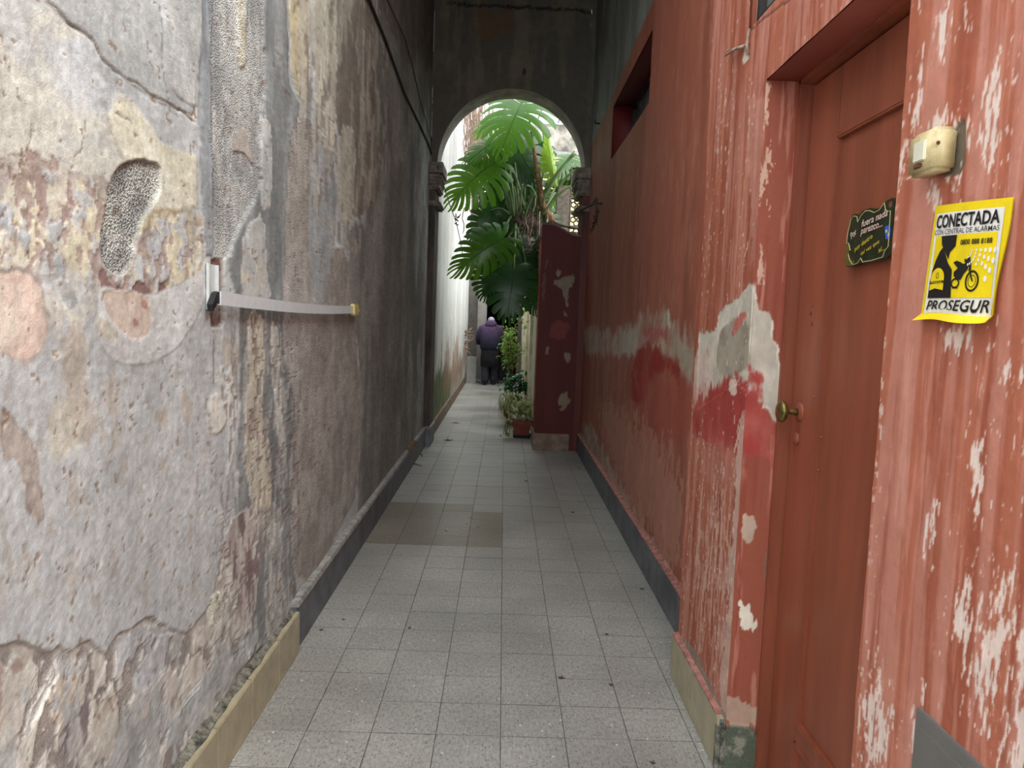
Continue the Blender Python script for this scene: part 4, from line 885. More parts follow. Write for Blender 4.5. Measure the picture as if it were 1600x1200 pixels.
vs, fs = flat([(.115, .265), (.20, .285), (.33, .268)]+arc_pts(.222, .37, .105, .09, 0, math.pi, 14)); sign_piece('arm_badge', vs, fs, M['signyellow'], .0034)
def ring(cx, cy, rx, ry, t_, n=22):
    vs = arc_pts(cx, cy, rx, ry, 0, 2*math.pi*(n-1)/n, n-1)+arc_pts(cx, cy, rx-t_, ry-t_, 0, 2*math.pi*(n-1)/n, n-1)
    return vs, [(i, (i+1) % n, n+(i+1) % n, n+i) for i in range(n)]
sign_piece('badge_emblem', *ring(.222, .395, .022, .026, .006, 12), M['signblack'], .0038)
sign_piece('badge_band', *flat([(.118, .345), (.327, .352), (.327, .330), (.118, .322)]), M['signblack'], .0038)
sign_piece('badge_lettering', *fit_text('PROSEGUR', .135, .31, .328, .345), M['signyellow'], .0042)
mb = MB()
def addp(vs, fs): mb.add([sign_pt(u, v, .0030) for u, v in vs], fs)
addp(*ring(.685, .34, .078, .090, .018)); addp(*ring(.685, .34, .045, .052, .006))
addp(*flat([(.43, .50), (.47, .515), (.53, .50), (.56, .485), (.63, .50), (.625, .44), (.58, .40), (.55, .35), (.50, .36), (.455, .385), (.45, .42), (.50, .45)]))
addp(*flat([(.62, .56), (.60, .52), (.57, .53), (.575, .50), (.62, .48), (.645, .44), (.665, .42), (.66, .47), (.64, .53)]))
addp(*flat([(.63, .44), (.645, .445), (.70, .34), (.685, .335)]))
addp(*ring(.485, .325, .055, .045, .016, 16)); addp(*flat([(.45, .28), (.52, .28), (.53, .29), (.46, .29)]))
mb.build('motorcycle', M['signblack'], sign)
mb = MB()
for a_ in range(7):
    for r__ in range(6):
        u = .60+.05*(r__+1)*math.cos(math.radians(-2-a_*13)); v = .60+.062*(r__+1)*math.sin(math.radians(-2-a_*13)); s_ = .008+.003*r__
        if u < .90 and v > .22 and (v > .47 or u > .79): addp(*flat(arc_pts(u, v, s_*.8, s_*1.1, 0, 5.6, 8)))
mb.build('light_dots', M['signwhite'], sign)

# plaque on the door
p_c = empty('painted_plaque', (XD, 1.87, 1.68), 'dark green scalloped wooden plaque with hand lettering, hung on the red door', 'plaque')
PL = [on(px, py, 0, XD-.008) for px, py in ((1326, 334), (1399, 311), (1394, 402), (1320, 414))]
def pl_pt(u, v, off): p = (PL[3]*(1-u)+PL[2]*u)*(1-v)+(PL[0]*(1-u)+PL[1]*u)*v; return (XD-off, p[1], p[2])
out_ = [(.0, .06), (.01, .30), (.015, .55), (.03, .74), (.06, .90), (.12, .96), (.22, .94), (.27, .91), (.35, .97), (.50, .98), (.64, .92), (.74, .94), (.84, 1.02), (.93, 1.04), (1.0, .96), (1.0, .80), (.99, .5), (.985, .2), (.97, .05), (.88, .0), (.70, -.02), (.50, -.03), (.33, -.01), (.2, -.05), (.06, -.05)]
mb = MB(); n_ = len(out_)
mb.add([pl_pt(u, v, -.001) for u, v in out_]+[pl_pt(u, v, .009) for u, v in out_], [tuple(range(n_)), tuple(range(2*n_-1, n_-1, -1))]+[(i, (i+1) % n_, n_+(i+1) % n_, n_+i) for i in range(n_)])
mb.build('board', M['plaquegreen'], p_c)
mb = MB(); mb.add([pl_pt(u, v, .0096) for u, v in [(.015, .02), (.015, .40), (.07, .42), (.10, .33), (.09, .2), (.17, .06), (.26, .04), (.18, -.03), (.07, -.03)]], [tuple(range(9))]); mb.build('scroll_corner', M['plaqueolive'], p_c)
mb = MB(); mb.add([pl_pt(.93+.04*math.cos(t_), .93+.06*math.sin(t_), .0096) for t_ in np.linspace(0, 5.7, 10)], [tuple(range(10))]); mb.build('corner_ornament', M['rust'], p_c)
mb = MB()
for line in ([(.02, .42), (.025, .60), (.06, .76), (.08, .88), (.14, .92), (.22, .89), (.25, .78), (.30, .88), (.40, .95), (.50, .93), (.60, .87), (.70, .89), (.80, .99), (.83, .86), (.88, .82), (.93, .82), (.93, .5), (.925, .2), (.86, .13), (.83, .03), (.60, -.0), (.42, .0), (.37, .08), (.30, -.01), (.20, -.02), (.12, .08), (.08, .2)], [(.02, .40), (.06, .42), (.09, .36), (.11, .28), (.125, .27)]):
    mb.tube([pl_pt(u, v, .0095) for u, v in line], .0011, 4)
mb.build('border_line', M['creamline'], p_c)
def plaque_text(body, cx, cy, w, h, ang, m):
    vs, fs = fit_text(body, -w/2, w/2, -h/2, h/2, shear=.3, bold=.008)
    c_, s_ = math.cos(ang), math.sin(ang); mb = MB(); mb.add([pl_pt(cx+x*c_-y*s_*.8, cy+x*s_*1.2+y*c_, .0102) for x, y in vs], fs); mb.build('lettering', m, p_c)
plaque_text('Por', .17, .575, .15, .13, .55, M['pinkwhite']); plaque_text('fuera nada', .61, .765, .54, .13, .13, M['pinkwhite'])
plaque_text('parezco...', .56, .575, .46, .13, .10, M['pinkwhite'])
plaque_text('por dentro', .41, .345, .42, .115, .40, M['plaqueyellow']); plaque_text('tal vez que', .56, .235, .40, .095, .36, M['plaqueyellow']); plaque_text('sí...', .80, .175, .13, .08, .25, M['plaqueyellow'])
mb = MB(); mb.add([pl_pt(u, v, .0098) for u, v in [(.84, .56), (.93, .58), (.96, .48), (.95, .32), (.87, .34), (.85, .44)]], [tuple(range(6))]); mb.build('blue_mark', M['blue'], p_c)
mb = MB(); mb.add([pl_pt(u, v, .0104) for u, v in [(.86, .50), (.90, .50), (.90, .45), (.86, .45)]], [(0, 1, 2, 3)]); mb.add([pl_pt(u, v, .0104) for u, v in [(.91, .44), (.94, .44), (.94, .38), (.91, .38)]], [(0, 1, 2, 3)]); mb.build('pale_spots', M['creamline'], p_c)

# light switch / bell box
a_ = on(1498, 200, 0, XN); b_ = on(1499, 262, 0, XN)
y0, z0, z1 = a_[1], b_[2]-.002, a_[2]+.004
sw = empty('wall_switch_box', (XN, y0+.04, z0), 'yellowed cream push switch box, above the yellow sign', 'switch')
MB().box((XN+.002, y0, z0), (XN-.040, y0+.088, z1), .007).build('housing', M['cream_plastic'], sw, True)
MB().box((XN-.038, y0+.026, z0+.022), (XN-.0445, y0+.062, z1-.018), .002).build('rocker', mat('pale_rocker', (226, 222, 200), .4, var=.04), sw)
MB().lathe((XN-.034, y0+.001, (z0+z1)/2+.008), (0, -1, 0), [(0, .0035), (.0012, .0035)], 10).build('screw', M['rust'], sw)
MB().box((XN-.0402, y0+.034, z0+.010), (XN-.0455, y0+.058, z0+.019), .002).build('chipped_slot', M['rust'], sw)
# meter cover
a_ = on(1438, 1105, 0, XN); b_ = on(1600, 1180, 0, XN)
mc = empty('meter_cupboard_door', (XN, 1.1, .40), 'grey enamelled metal meter cupboard door low in the red wall', 'cabinet door')
yn, yf, zt_, zb_ = .88, a_[1], a_[2], .38
MB().box((XN-.008, yn, zb_), (XN+.02, yf, zt_), .002).build('frame', M['greypaint'], mc)
MB().box((XN-.012, yn+.02, zb_+.02), (XN-.004, yf-.022, zt_-.026), .002).build('cover_plate', M['greypaint'], mc)

# dry hooked twig on the right wall, near the capital
o = MB(); c0 = on(905, 338, 0, XR); c1 = on(940, 318, 0, XR); c2 = on(948, 330, 0, XR); c3 = on(940, 352, 0, XR)
g3 = lambda q, dx: (XR-dx, q[1], q[2])
o.tube([g3(c0, .03), g3((c0+c1)/2, .10), g3(c1, .06)], [.018, .014, .010]); o.tube([g3(c1, .06), g3(c2, .09), g3(c3, .05)], [.014, .010, .004])
for k in range(7):
    q = c2*(1-k/6)+c3*(k/6); o.tube([g3(q, .07), (XR-.10, q[1]+.05*(k % 2), q[2]-.02-.01*k), (XR-.13, q[1]-.15+.02*k, q[2]-.03)], [.006, .005, .002], 5)
o.tube([g3(c1+np.array([0, 0, .05]), .05), g3(c1, .07)], .02)
o.tube([(XR+.01, c1[1], c1[2]), g3(c1, .07)], .012)
tag(o.build('dry_vine_stub', M['darktwig'], None, True), 'dry brown vine stub sticking out of the red wall beside the right capital', 'twig')

# ================================================================== LEFT WALL FITTINGS
yb0, yb1 = 2.235, 2.305
zt_ = on(338, 414, 0, XL+.01)[2]; zb_ = on(338, 484, 0, XL+.01)[2]
br = empty('wall_bar_bracket', (XL, 2.27, zb_), 'brushed steel arm on a white wall channel, on the peeling left wall', 'bracket')
o = MB(); o.box((XL-.008, yb0-.002, zb_), (XL+.004, yb1, zt_), .001); o.box((XL, yb0-.002, zb_), (XL+.012, yb0+.003, zt_), .001); o.box((XL, yb1-.004, zb_+.055), (XL+.014, yb1, zt_), .001)
o.build('wall_channel', M['white_steel'], br)
p0 = on(346, 466, 0, XL+.035); p1 = on(552, 484, 0, XL+.03)
o = MB(); hz = .021; n_ = 14
for sgn_ in (0,):
    ring_ = []
    for i in range(n_+1):
        t_ = i/n_; y = p0[1]*(1-t_)+p1[1]*t_; z = p0[2]*(1-t_)+p1[2]*t_-.012*math.sin(t_*math.pi)
        ring_.append((y, z))
    vs = []
    for y, z in ring_: vs += [(XL+.022, y, z-hz), (XL+.034, y, z-hz), (XL+.034, y, z+hz), (XL+.022, y, z+hz)]
    fs = [(i*4+j, i*4+(j+1) % 4, (i+1)*4+(j+1) % 4, (i+1)*4+j) for i in range(n_) for j in range(4)]+[(3, 2, 1, 0), (n_*4, n_*4+1, n_*4+2, n_*4+3)]
    o.add(vs, fs)
arm = o.build('steel_arm', M['steel'], br)
MB().prism([(p0[1]-.055, p0[2]-.02), (p0[1]-.02, p0[2]+.016), (p0[1]+.004, p0[2]+.021), (p0[1]+.004, p0[2]-.018), (p0[1]-.012, p0[2]-.012), (p0[1]-.048, p0[2]-.040)], 0, XL+.012, XL+.030).build('black_hinge', M['black'], br)
MB().box((XL+.014, p1[1]-.02, p1[2]-.032), (XL+.042, p1[1]+.10, p1[2]+.034), .005).build('end_clip', M['ycap'], br)
MB().box((XL+.018, p1[1]+.10, p1[2]-.012), (XL+.034, p1[1]+.17, p1[2]+.008), .003).build('latch_tongue', M['ycap'], br)
MB().box((XL-.01, p1[1]+.02, p1[2]-.02), (XL+.02, p1[1]+.08, p1[2]+.02), .003).build('fixing', M['iron'], br)
q = on(341, 421, 0, XL+.004); MB().lathe((XL+.003, q[1]+.01, q[2]), (1, 0, 0), [(0, .003), (.002, .002)], 8).build('screw', M['iron'], br)

def cable(name, pts, rad, label, m=None, x=None):
    o = MB(); P_ = []
    for px, py in pts:
        q = on(px, py, 0, x if x else XL+.012); P_.append(Vector(q))
    R_ = []
    for i in range(len(P_)-1):
        for k in range(6):
            t_ = k/6; p = P_[i].lerp(P_[i+1], t_); R_.append(p)
    R_.append(P_[-1]); o.tube(R_, rad, 6); return tag(o.build(name, m or M['black'], None, True), label, 'cable')
cable('thick_cable', [(540, -80), (577, 0), (602, 62), (632, 145), (655, 192), (670, 226), (679, 252)], .010, 'thick black cable running down the upper left wall to the capital')
cable('thin_cable', [(575, -80), (605, 0), (632, 58), (645, 105), (655, 150), (672, 212), (679, 226)], .0045, 'thinner dark cable beside the thick one, high on the left wall')
o = MB(); P_ = [P(684, 262, 8.4), P(692, 285, 9.2), P(702, 318, 9.8), P(713, 348, 10.4), P(719, 375, 10.9), P(723, 398, 11.2)]
P_[0].x = -.80
o.tube(P_, .006, 5); dc = o.build('sagging_cable', M['black'], None, True); tag(dc, 'thin cable sagging beyond the arch past the left capital', 'cable')
o = MB()
c_ = P(713, 347, 10.35)
for k in range(9):
    q = c_+Vector((rr.uniform(-.03, .03), rr.uniform(-.03, .03), rr.uniform(-.07, .07))); o.tube([q, q+Vector((rr.uniform(-.05, .05), 0, rr.uniform(-.06, .06)))], [.012, .004], 5)
tag(o.build('rusty_cable_tangle', M['rust'], None, True), 'small rust brown tangle caught on the sagging cable', 'tangle')
q = on(819, 110, 1, YA); o = MB()
o.tube([(q[0], YA+.02, q[2]), (q[0], YA-.04, q[2]), (q[0]+.02, YA-.05, q[2]-.03), (q[0], YA-.05, q[2]-.055), (q[0]-.02, YA-.05, q[2]-.03)], .006)
tag(o.build('iron_hook', M['iron'], None, True), 'small iron hook in the render above the arch', 'hook')
q = on(938, 193, 0, XR); o = MB(); o.tube([(XR+.01, q[1], q[2]), (XR-.05, q[1], q[2]), (XR-.06, q[1]-.02, q[2]+.03)], .010)
tag(o.build('iron_peg', M['iron'], None, True), 'short iron peg in the grey render above the right wall paint', 'peg')

# debris on the floor
for k, (px, py, s_, lab) in enumerate(((1003, 921, .016, 'by the right slate skirting'), (948, 992, .012, 'left of the right skirting end'), (877, 1060, .017, 'right of the centre joint'), (955, 1071, .013, 'near the beige right skirting'),
        (640, 982, .011, 'left of the centre joint'), (537, 969, .010, 'beside the left skirting end'), (502, 985, .012, 'below the left slate skirting'), (895, 801, .022, 'in the middle of the right side'), (905, 731, .02, 'close to the right slate skirting'), (697, 830, .013, 'on the repaired tiles edge'), (1020, 1193, .012, 'at the bottom edge of the view'), (700, 688, .07, 'in the far middle, before the arch'), (712, 661, .07, 'just beyond the arch'), (822, 752, .02, 'in the dark middle of the passage'))):
    q = on(px, py, 2, 0); o = MB(); a0 = rr.random()*6
    vs = [(q[0]+s_*math.cos(a0+t_)*(1 if i % 2 else .45), q[1]+s_*math.sin(a0+t_)*(.9 if i % 2 else .5), .003+(.004 if i % 2 else 0)) for i, t_ in enumerate(np.linspace(0, 5.5, 8))]
    vs2 = [(x, y, z-.0018) for x, y, z in vs]; o.add(vs+vs2, [tuple(range(8)), tuple(range(15, 7, -1))]+[(i, (i+1) % 8, 8+(i+1) % 8, 8+i) for i in range(8)])
    tag(o.build('leaf_scrap', M['deadleaf']), 'dark dry leaf scrap on the tiles '+lab, 'debris', 'dry scraps on the tiled floor')
for (px0, py0, px1, py1, lab) in ((640, 725, 660, 728, 'twig lying by the left slate skirting'), (655, 708, 660, 714, 'curled dark twig by the foot of the left pilaster')):
    a_ = on(px0, py0, 2, .006); b_ = on(px1, py1, 2, .006); o = MB(); c_ = (a_+b_)/2; c_[2] += .01
    o.tube([a_, c_, b_], [.006, .005, .003], 5); o.tube([c_, c_+np.array([.03, -.05, .0])], [.004, .002], 5); tag(o.build('twig', M['darktwig'], None, True), 'thin '+lab, 'twig')

# ================================================================== BEYOND THE ARCH
# cream garden wall and the red pier at its head
XG = .42; ZG = 2.56
U, V = mg(np.arange(YB+.02, 17.6, .035), np.arange(0, ZG+.001, .03)); V[:, -1] = ZG
G = Paint(0, XG, -1, U, V, (212, 206, 180))
G.tint(.5, 2.2, .6, 71, col=(190, 184, 158), thr=(.4, .65)).tint(.4, 8, .9, 72, col=(160, 150, 126), thr=(.58, .72))
G.patch([(9, 0), (9, .25), (11, .5), (13, .7), (15, 1.1), (17.6, .9), (17.6, 0)], (120, 116, 102), world=True, warp=.2, wf=4, edge=.1, frag=.2, ff=8, a=.75)
surf_object('wall_garden', [G], M['wall'], boxes=[((XG+.008, YB+.01, 0), (XG+.45, 17.6, ZG), (200, 194, 170))], lumps=[(.001, .005)])
for k, y in enumerate((10.6, 12.4, 14.4)): tag(MB().box((XG-.045, y, .0), (XG+.02, y+.22, ZG-.05), .008).build('trim_garden_pilaster', mat('cream_render%d' % k, (208, 202, 176), .9, var=.12, scale=5)), kind='structure')
U, V = mg(np.linspace(.395, .85, 90), np.linspace(0, 1, 260))
V = V*(2.60-.12*sst(.5, .8, U))
PR = Paint(1, YA-.03, -1, U, V, (86, 28, 19)); PR.tint(.5, 12, 1.5, 81, col=(70, 21, 15), thr=(.4, .65))
for poly in ([(868, 436), (892, 428), (898, 440), (890, 452), (886, 475), (882, 478), (880, 455), (868, 448)], [(858, 510), (872, 500), (888, 505), (885, 524), (868, 532), (860, 524)], [(880, 550), (890, 552), (892, 566), (886, 570), (879, 560)], [(880, 615), (890, 612), (892, 630), (876, 636), (870, 628)], [(866, 424), (880, 420), (876, 430), (868, 432)], [(852, 545), (857, 540), (858, 552), (853, 554)], [(872, 640), (884, 632), (888, 636), (876, 646)], [(880, 486), (886, 488), (886, 494), (880, 493)]):
    PR.patch(poly, (128, 112, 92) if poly[0][0] != 858 else (112, 48, 42), warp=.03, wf=9, frag=.03, ff=22, edge=.008)
PR.patch([(850, 400), (856, 400), (852, 460), (848, 470)], (96, 60, 48), warp=.02, frag=.04, ff=30)
surf_object('trim_red_pier', [PR], M['redwall'], boxes=[((.395, YA-.018, 0), (.848, YB+.03, 2.48), (150, 60, 44))], lumps=[(.001, .003)])
tag(MB().prism([(.39, 2.58), (.40, 2.62), (.55, 2.625), (.70, 2.53), (.85, 2.49), (.85, 2.44), (.62, 2.46), (.39, 2.46)], 1, YA-.02, YB+.04).build('trim_pier_cap', M['capital']), kind='structure')
tag(MB().box((.38, YA-.075, 0), (.80, YB+.035, .20), .006).build('trim_pier_base', M['brownbase']), kind='structure')
tag(MB().box((XG-.01, YB+.05, ZG-.01), (XG+.6, 17.5, ZG+.03), .008).build('trim_garden_coping', M['capital']), kind='structure')
# planting bed behind the wall
tag(MB().box((XG+.46, YB+.05, 0), (3.65, 17.5, 2.3)).build('planting_bed', M['soil']), 'raised earth bed behind the cream garden wall', 'garden bed')
# breeze-block screen
bs = empty('breeze_block_screen', (1.0, 10.2, 2.5), 'dark pierced breeze block screen between the plant and the right capital', 'screen')
q0 = P(872, 290, 10.2); 
MB().box((q0.x-.02, 10.1, 2.60), (q0.x+.16, 10.35, P(880, 292, 10.2).z), .006).build('pier_post', M['breeze'], bs)
bx0 = q0.x+.17; sz = .20
for r__ in range(5):
    for c__ in range(4):
        x = bx0+c__*sz; z = 2.60+r__*sz
        o = MB(); w_ = .014
        o.box((x, 10.15, z), (x+sz-.004, 10.30, z+w_)); o.box((x, 10.15, z+sz-w_-.004), (x+sz-.004, 10.30, z+sz-.004)); o.box((x, 10.15, z+w_), (x+w_, 10.30, z+sz-w_-.004)); o.box((x+sz-w_-.004, 10.15, z+w_), (x+sz-.004, 10.30, z+sz-w_-.004))
        cx, cz = x+sz/2, z+sz/2
        for dx, dz in ((-.045, 0), (.045, 0), (0, .045), (0, -.045)):
            o.tube([(cx+dx+.036*math.cos(t_), 10.22, cz+dz+.036*math.sin(t_)) for t_ in np.linspace(0, 2*math.pi, 11)], .010, 4, False)
        o.build('breeze_block', M['breeze'], bs)

# end of the passage: dark doorway, pale door leaf standing open, threshold
YE = 17.9
x_l, x_r = XL+.02, XG
eb = empty('wall_end', ((x_l+x_r)/2, YE, 0), kind='structure')
ew = MB(); ew.box((-.55, YE, 2.55), (XG+.6, YE+.3, 4.6)); ew.box((x_l-.3, YE, 0), (-.62, YE+.3, 4.6)); ew.box((.34, YE, 0), (XG+.6, YE+.3, 2.56)); ew.build('masonry', M['plaster'], eb)
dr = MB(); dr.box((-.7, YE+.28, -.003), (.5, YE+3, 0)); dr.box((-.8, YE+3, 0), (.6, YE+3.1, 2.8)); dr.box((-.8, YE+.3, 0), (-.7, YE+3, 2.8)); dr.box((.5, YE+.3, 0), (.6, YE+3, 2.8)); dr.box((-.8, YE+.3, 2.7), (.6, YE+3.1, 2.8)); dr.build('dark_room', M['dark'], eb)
tag(MB().box((-.635, 17.55, .0), (-.42, 17.60, 2.55), .004).build('door_2', M['greywall2']), kind='structure')
tag(MB().box((-.84, 17.42, 0), (.40, 17.6, .055), .006).build('trim_threshold', M['lip']), kind='structure')
o = MB(); o.prism([(17.1, 0.0), (17.14, 0.0), (17.40, .62), (17.36, .62)], 0, -.84, -.62)
tag(o.build('leaning_slab', M['greywall2']), 'grey slab leaning at the foot of the left wall by the far doorway', 'slab')
# building behind
YR = 22.5
bb = empty('rear_building', (0, YR, 0), 'pale stained building with parapet rising behind the big leaves', 'building')
zp = P(850, 193, YR).z; zl = P(850, 236, YR).z; zm = P(850, 242, YR).z
MB().box((-3.4, YR, 0), (8, YR+.4, zm), .01).build('wall', M['yellowwall'], bb)
MB().box((-3.3, YR-.07, zm), (8, YR+.45, zl), .02).build('ledge', M['lip'], bb)
MB().box((-3.4, YR, zl), (8, YR+.3, zp), .02).build('parapet', M['concrete'], bb)
rf = MB()
for k in range(60):
    x = -3+.19*k; rf.tube([(x, YR+.2, zp+.02), (x, YR+4, zp+1.9)], .06, 6)
rf.box((-3, YR+.2, zp-.02), (8, YR+.3, zp+.02)); rf.add([(-3, YR+.2, zp), (8, YR+.2, zp), (8, YR+4, zp+1.85), (-3, YR+4, zp+1.85)], [(0, 1, 2, 3)])
rf.build('corrugated_roof', M['roof'], bb)
for px in (838, 872):
    a_ = P(px, 192, YR-.2); MB().tube([a_, a_+Vector((.3, .6, .9))], .02).build('roof_rod', M['iron'], bb)
q0, q1 = P(752, 318, YR-.1), P(782, 346, YR-.1)
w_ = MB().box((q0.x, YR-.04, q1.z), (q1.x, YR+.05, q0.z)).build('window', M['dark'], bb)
MB().box((q0.x-.15, YR-.10, q0.z), (q1.x+.15, YR, q0.z+.16), .01).build('lintel', M['yellowwall'], bb)
bw = empty('garden_boundary_wall', (3, 14, 0), 'rendered boundary wall far right behind the planting bed', 'wall')
MB().box((3.7, 9, 0), (4.0, 21, 3.9), .01).build('wall', M['concrete'], bw)

# ---- dry vine tangle on the left wall top
R2 = random.Random(12)
dv = empty('dry_vine_tangle', (-.72, 11.5, 2.9), 'bare dry vine twigs hanging down the white wall behind the monstera', 'dead vine')
o = MB()
for k in range(150):
    Y = R2.uniform(10.8, 12.6); px = R2.gauss(741, 10) if k < 110 else R2.gauss(752, 12); y0 = R2.uniform(120, 230); L_ = R2.uniform(40, 130)
    if px < 722: continue
    pts = []; x = px
    for j in range(7):
        x += R2.gauss(0, 2.0); p = P(max(x, 722), y0+L_*j/6, Y); p.x = max(p.x, XL+.04); pts.append(p)
    o.tube(pts, [R2.uniform(.004, .010)]*6+[.002], 3)
tag(o.build('upper_twigs', M['twig'], dv), kind='stuff')
o = MB()
for k in range(70):
    Y = R2.uniform(10.8, 12.2); x, y = R2.gauss(752, 9), R2.uniform(300, 330); ang = R2.uniform(-.2, 1.1); L_ = R2.uniform(20, 55)
    pts = [P(x+L_*math.sin(ang)*j/5+R2.gauss(0, 1.5), y+L_*math.cos(ang)*j/5, Y) for j in range(6)]
    for p in pts: p.x = max(p.x, XL+.04)
    o.tube(pts, [R2.uniform(.005, .013)]*5+[.002], 3)
tag(o.build('lower_twigs', M['twig'], dv), kind='stuff')

# ---- monstera
def monstera_mesh(name, nf=9, seed=0, gap=.10, droop=.5, cup=.25, m=None, young=False):
    R_ = random.Random(seed); vs = []; fs = []
    K = 9
    for side in (-1, 1):
        tb = [(.0+.93*(i/nf)**1.05) for i in range(nf+1)]                                       # origins on the midrib
        an = [math.radians(158-142*(i/nf)**.85) for i in range(nf+1)]
        def outline(i):
            s_ = i/nf
            return (.40+.22*math.sin(min(s_*1.9, 1)*math.pi*.55))*(1-.62*max(0, s_-.25)/.75)
        ln = [outline(i)*R_.uniform(.96, 1.04)*(.45 if young else 1) for i in range(nf+1)]
        def bpt(i, r):
            a = an[i]-.42*r*r; L_ = ln[i]*r
            a0 = an[i]; x = L_*math.sin((a0+a)/2); y = tb[i]+L_*math.cos((a0+a)/2); return x, y
        for i in range(nf):
            g_ = gap*R_.uniform(.8, 1.3); q0_ = R_.uniform(.28, .5)
            rows = []
            for k in range(K):
                r = .0+1.0*k/(K-1)
                A0, B0 = bpt(i, r), bpt(i+1, r)
                e = 0 if r < q0_ else g_*min(1, (r-q0_)/.18)
                if k == K-1: e = .30
                if k == K-2: e = max(e, .15)
                rows.append([(A0[0]+(B0[0]-A0[0])*t_, A0[1]+(B0[1]-A0[1])*t_, r) for t_ in (e, .5, 1-e)])
            b = len(vs)
            for row in rows:
                for t_, (x, y, r) in enumerate(row):
                    z = -cup*(x*x)*1.6-droop*(max(y, -.2)**2)*.55-.12*r*r*abs(x)+(.012 if t_ == 1 else 0)*r
                    z += .02*math.sin(i*2.1+r*3)*r
                    vs.append((side*x, y, z))
            for k in range(K-1):
                for t_ in range(2):
                    q = (b+k*3+t_, b+k*3+t_+1, b+(k+1)*3+t_+1, b+(k+1)*3+t_); fs.append(q if side > 0 else q[::-1])
    b = len(vs); n_ = 8                                                                          # raised midrib
    for k in range(n_+1):
        y = .97*k/n_; w_ = .012*(1-.8*k/n_); z = -droop*y*y*.55
        vs += [(-w_, y, z-.002), (0, y, z+.012), (w_, y, z-.002)]
    for k in range(n_):
        for t_ in range(2): fs.append((b+k*3+t_, b+k*3+t_+1, b+(k+1)*3+t_+1, b+(k+1)*3+t_))
    me = bpy.data.meshes.new(name); me.from_pydata(vs, [], fs); me.materials.append(m); me.polygons.foreach_set('use_smooth', [True]*len(fs))
    return me
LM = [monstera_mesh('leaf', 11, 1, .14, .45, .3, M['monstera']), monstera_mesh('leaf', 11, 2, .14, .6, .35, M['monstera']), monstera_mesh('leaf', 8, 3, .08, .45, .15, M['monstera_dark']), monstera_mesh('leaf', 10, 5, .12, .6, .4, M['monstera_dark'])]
LY = monstera_mesh('leaf', 12, 9, .10, .3, 2.2, M['youngleaf'], young=True)
crown = P(800, 338, 9.75); head = P(843, 290, 9.85); root_ = Vector((.72, 10.0, 2.595))
ms = empty('monstera_plant', root_, 'huge split-leaf monstera leaning over the passage, filling the arch', 'plant')
def place_leaf(me, base, tip, w, nrm, roll=0):
    base, tip = Vector(base), Vector(tip); d_ = tip-base; L_ = d_.length; d_.normalize()
    n_ = Vector(nrm); n_ = (n_-d_*n_.dot(d_)).normalized()
    if roll: n_ = Matrix.Rotation(roll, 3, d_) @ n_
    s_ = d_.cross(n_)
    o = bpy.data.objects.new('leaf', me); link(o, ms); b_ = base-root_
    Mx = Matrix(((s_.x*w, d_.x*L_, n_.x*L_, b_.x), (s_.y*w, d_.y*L_, n_.y*L_, b_.y), (s_.z*w, d_.z*L_, n_.z*L_, b_.z), (0, 0, 0, 1)))
    o.matrix_basis = Mx; return o
def petiole(a_, b_, r0=.016, r1=.009, bow=.12, bn=(0, 0, 1), m=None, name='petiole'):
    a_, b_ = Vector(a_), Vector(b_); pts = []
    for k in range(9):
        t_ = k/8; pts.append(a_.lerp(b_, t_)+Vector(bn)*bow*math.sin(t_*math.pi))
    return MB().tube(pts, [r0+(r1-r0)*k/8 for k in range(9)], 6).build(name, m or M['stem'], ms, True)
px_ = lambda n_, Y: n_*Y/F_PX
FW = Vector((0, -1, .25))
